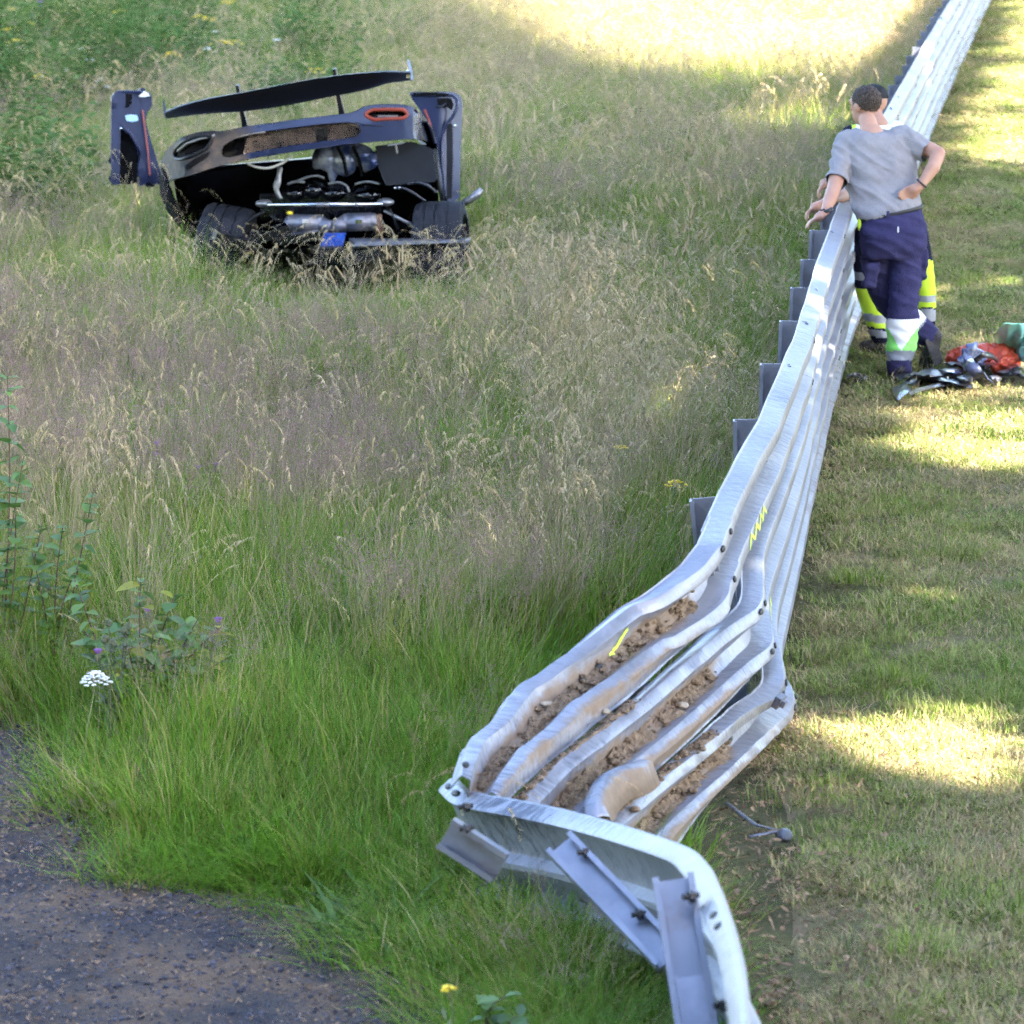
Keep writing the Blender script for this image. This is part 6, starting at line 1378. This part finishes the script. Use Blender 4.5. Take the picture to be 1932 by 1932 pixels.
PS = [
 ([(470, 1720), (560, 1680), (650, 1650), (660, 1740), (600, 1790), (540, 1840), (500, 1800)], 'cfb', 'flat blue-black body fragment lying at the grass end of the debris pile', .012),
 ([(640, 1760), (760, 1710), (900, 1680), (1020, 1650), (1030, 1690), (820, 1730), (660, 1790)], 'slv', 'long grey splinter lying along the front of the debris pile', .01),
 ([(800, 1590), (950, 1600), (1150, 1640), (1250, 1670), (1280, 1730), (1150, 1710), (950, 1660), (830, 1640)], 'cf', 'long black curved trim strip across the front of the debris pile', .03),
 ([(690, 1590), (780, 1540), (880, 1520), (960, 1560), (1000, 1610), (880, 1620), (760, 1620)], 'slv', 'crumpled grey panel piece lying in the middle of the debris pile', .06),
 ([(500, 1600), (580, 1570), (700, 1560), (760, 1580), (650, 1620), (540, 1650)], 'cf', 'dark sliver of bodywork near the heel of the standing worker', .02),
 ([(930, 1540), (1050, 1520), (1170, 1530), (1180, 1580), (1060, 1600), (960, 1590)], 'cfb', 'dark blue shard behind the black trim strip in the debris pile', .05),
 ([(1080, 1610), (1180, 1590), (1270, 1600), (1260, 1660), (1150, 1670)], 'cf', 'jagged black chunk beside the glossy arch piece', .05),
 ([(980, 1470), (1080, 1450), (1200, 1460), (1160, 1500), (1040, 1510)], 'slv', 'thin pale splinter behind the debris pile', .03),
 ([(1420, 1600), (1500, 1590), (1560, 1620), (1510, 1660), (1440, 1640)], 'slv', 'small crumpled bright metal scrap beside the glossy arch piece', .03),
 ([(1300, 1480), (1440, 1450), (1470, 1500), (1400, 1540), (1310, 1520)], 'cf', 'black moulded box fragment under the red bag', .07),
 ([(1500, 1560), (1620, 1530), (1740, 1540), (1750, 1590), (1600, 1600)], 'slv', 'pale fibrous panel scrap below the turquoise sheet', .03),
 ([(1690, 1560), (1790, 1580), (1850, 1640), (1800, 1650), (1720, 1610)], 'cf', 'black bent scrap at the far end of the debris pile', .04),
 ([(560, 1650), (660, 1620), (760, 1640), (700, 1680), (600, 1700)], 'cfb', 'narrow blue-black sliver tucked under the crumpled grey panel', .015),
 ([(1590, 1500), (1700, 1470), (1760, 1520), (1680, 1560), (1600, 1540)], 'cfb', 'dark blue scrap between the red bag and the turquoise sheet', .06),
]
for i, (pts, m_, lab, bd) in enumerate(PS): shard('car_fragment', pts, M[m_], lab, 'debris', 'car fragments in the debris pile', None, bd, .006, i * 3.3)
# glossy curved arch piece standing on the pile
ar = MB(); rows = []
pth = [((1170, 1500), (1290, 1445)), ((1200, 1540), (1330, 1500)), ((1260, 1600), (1380, 1570)), ((1310, 1650), (1420, 1630)), ((1370, 1700), (1500, 1690))]
for i, (a, b) in enumerate(pth):
    z0 = (.13, .12, .085, .045, .01)[i]; A = R3(*a, z0); B = R3(*b, z0 + .02); rows.append([A, A.lerp(B, .35) + Vector((0, 0, .02)), A.lerp(B, .7) + Vector((0, 0, .02)), B])
ar.loft(rows, closed=False, cap=False); tag(ar.build('wheel_arch_piece', M['cfb'], None, True, solid=.008), 'glossy blue-grey curved arch piece leaning on top of the debris pile', 'debris')
ar = MB(); ar.tube(catmull([R3(1290, 1450, .14), R3(1370, 1395, .20), R3(1450, 1400, .16), R3(1500, 1440, .10)], 5), .022, 8, flat=.5); tag(ar.build('trim_piece', M['cf'], None, True), 'arched black trim hoop behind the glossy arch piece', 'debris')
rd = MB(); rd.tube([R3(1022, 1610, .05), R3(1028, 1690, .02)], .006, 6); tag(rd.build('white_rod', M['cream']), 'short white rod sticking up from the middle of the debris pile', 'debris')
def crumple(name, blobs, mat, label, cat, amp, fr, seed, vox=.012):
    mb = MB()
    for (X, Y, z, r) in blobs: mb.ball(R3(X, Y, z), r, None, 16, 10)
    me = remeshed(mb, vox, 2); co = [v_.co.copy() for v_ in me.vertices]; no = [v_.normal.copy() for v_ in me.vertices]
    for v_, c, n_ in zip(me.vertices, co, no):
        q = c * fr + Vector((seed, 0, 0)); v_.co = c + n_ * amp * (1 - 2.4 * abs(noise.noise(q))) + n_ * amp * .5 * noise.noise(q * 2.7); v_.co.z = max(v_.co.z, .02)
    me.polygons.foreach_set('use_smooth', [False] * len(me.polygons)); me.update()
    return tag(mesh_obj(name, me, [mat]), label, cat)
crumple('red_bag', [(1130, 1420, .05, (.07, .07, .05)), (1230, 1400, .07, (.09, .09, .05)), (1360, 1390, .08, (.11, .10, .055)), (1500, 1390, .08, (.11, .10, .055)), (1580, 1450, .05, (.09, .08, .045)), (1560, 1500, .03, (.07, .06, .05))], M['red_b'], 'crumpled red plastic bag with white print behind the debris pile', 'bag', .018, 16, 1)
crumple('clear_wrap', [(1230, 1430, .10, (.05, .05, .06)), (1270, 1400, .13, (.045, .045, .07)), (1310, 1420, .10, (.05, .05, .05))], M['film'], 'crumpled pale plastic wrap standing against the red bag', 'plastic', .018, 20, 4, .009)
ws = MB()
for st_ in (((1455, 1350), (1475, 1400)), ((1490, 1350), (1500, 1370), (1540, 1375)), ((1420, 1360), (1440, 1370))):
    ws.tube([R3(a, b, .165) for a, b in st_], .006, 5)
# turquoise sheet: wrinkled film draped over the end of the pile
tq = MB(); NX, NY = 34, 26
for j in range(NY):
    for i in range(NX):
        a, b = i / (NX - 1), j / (NY - 1); X = 1565 + 340 * a - 80 * (1 - a) * math.sin(math.pi * min(1, b * .8)) + 26 * noise.noise((b * 4, a * 2, 5)); Yg = 1082 + 14 * noise.noise((a * 5, 1, 2)) * (1 - b) + b * (225 + 240 * a + 30 * noise.noise((a * 6, 4, 1)))
        z = .34 * (1 - b) ** 1.2 * (1 - .35 * a) + .012 * (1 - 2.2 * abs(noise.noise((a * 4.2 + b * 2, b * 2.1, 1.0)))) + .004 * noise.noise((a * 12, b * 10, 2.0)) + .05
        tq.v.append(tuple(R3(X, Yg, max(.02, z))))
tq.f = [(j * NX + i, j * NX + i + 1, (j + 1) * NX + i + 1, (j + 1) * NX + i) for j in range(NY - 1) for i in range(NX - 1)]; tq.mi = [0] * len(tq.f)
tag(tq.build('plastic_sheet', M['teal'], None, True, solid=.002), 'crumpled turquoise plastic sheet draped over the end of the debris pile', 'plastic')
# small bits beside the barrier
for i, (X, Y, r) in enumerate(((130, 1600, .035), (165, 1610, .04), (195, 1625, .03), (65, 1600, .018))):
    mb = MB(); mb.ball(R3(X, Y, .02), (r, r * .7, r * .5), None, 7, 5); mb.v = [tuple(Vector(q) + Vector((noise.noise(Vector(q) * 40), noise.noise(Vector(q) * 40 + Vector((9, 0, 0))), noise.noise(Vector(q) * 40 + Vector((0, 9, 0))))) * .02) for q in mb.v]
    tag(mb.build('black_scrap', M['cf'] if r > .02 else M['slv']), ('small shiny black scrap on the grass between the barrier foot and the worker', 'larger crumpled black scrap on the grass by the barrier foot', 'black scrap farthest from the barrier foot, beside the crumpled one', 'tiny silvery scrap nearest the barrier foot')[i], 'debris')
# torn metal strip with a grey cap lying beside the crushed barrier
tsx = thing('torn_strip', 'torn grey metal strip with a rounded end lying beside the crushed barrier', 'debris', G(*zb(1740, 440), .03))
mb = MB(); mb.tube([G(*zb(X, Y), z) for X, Y, z in ((1572, 318, .07), (1640, 370, .06), (1720, 430, .05), (1850, 462, .05))], .010, 6, flat=.4); mb.build('strip', M['slv'], tsx, True)
mb = MB(); mb.tube([G(*zb(X, Y), .05) for X, Y in ((1690, 488), (1790, 470), (1855, 462))], .009, 6, flat=.5); mb.build('strip', M['post_rusty'], tsx, True)
mb = MB(); mb.ball(G(*zb(1865, 482), .05), (.028, .05, .022), None, 14, 8); mb.build('end_cap', M['slv'], tsx, True)
bb = MB()
for i in range(14):
    p = G(*zb(1780 + random.gauss(0, 28), 1290 + random.gauss(0, 22)), .03); r = random.uniform(.01, .025); bb.ball(p, (r, r, r * .6), None, 6, 4)
b_ = bb.build('soil_clods', M['dirt']); stuff(b_); tag(b_, 'dark soil clods on the bare verge beside the folded barrier', 'soil')
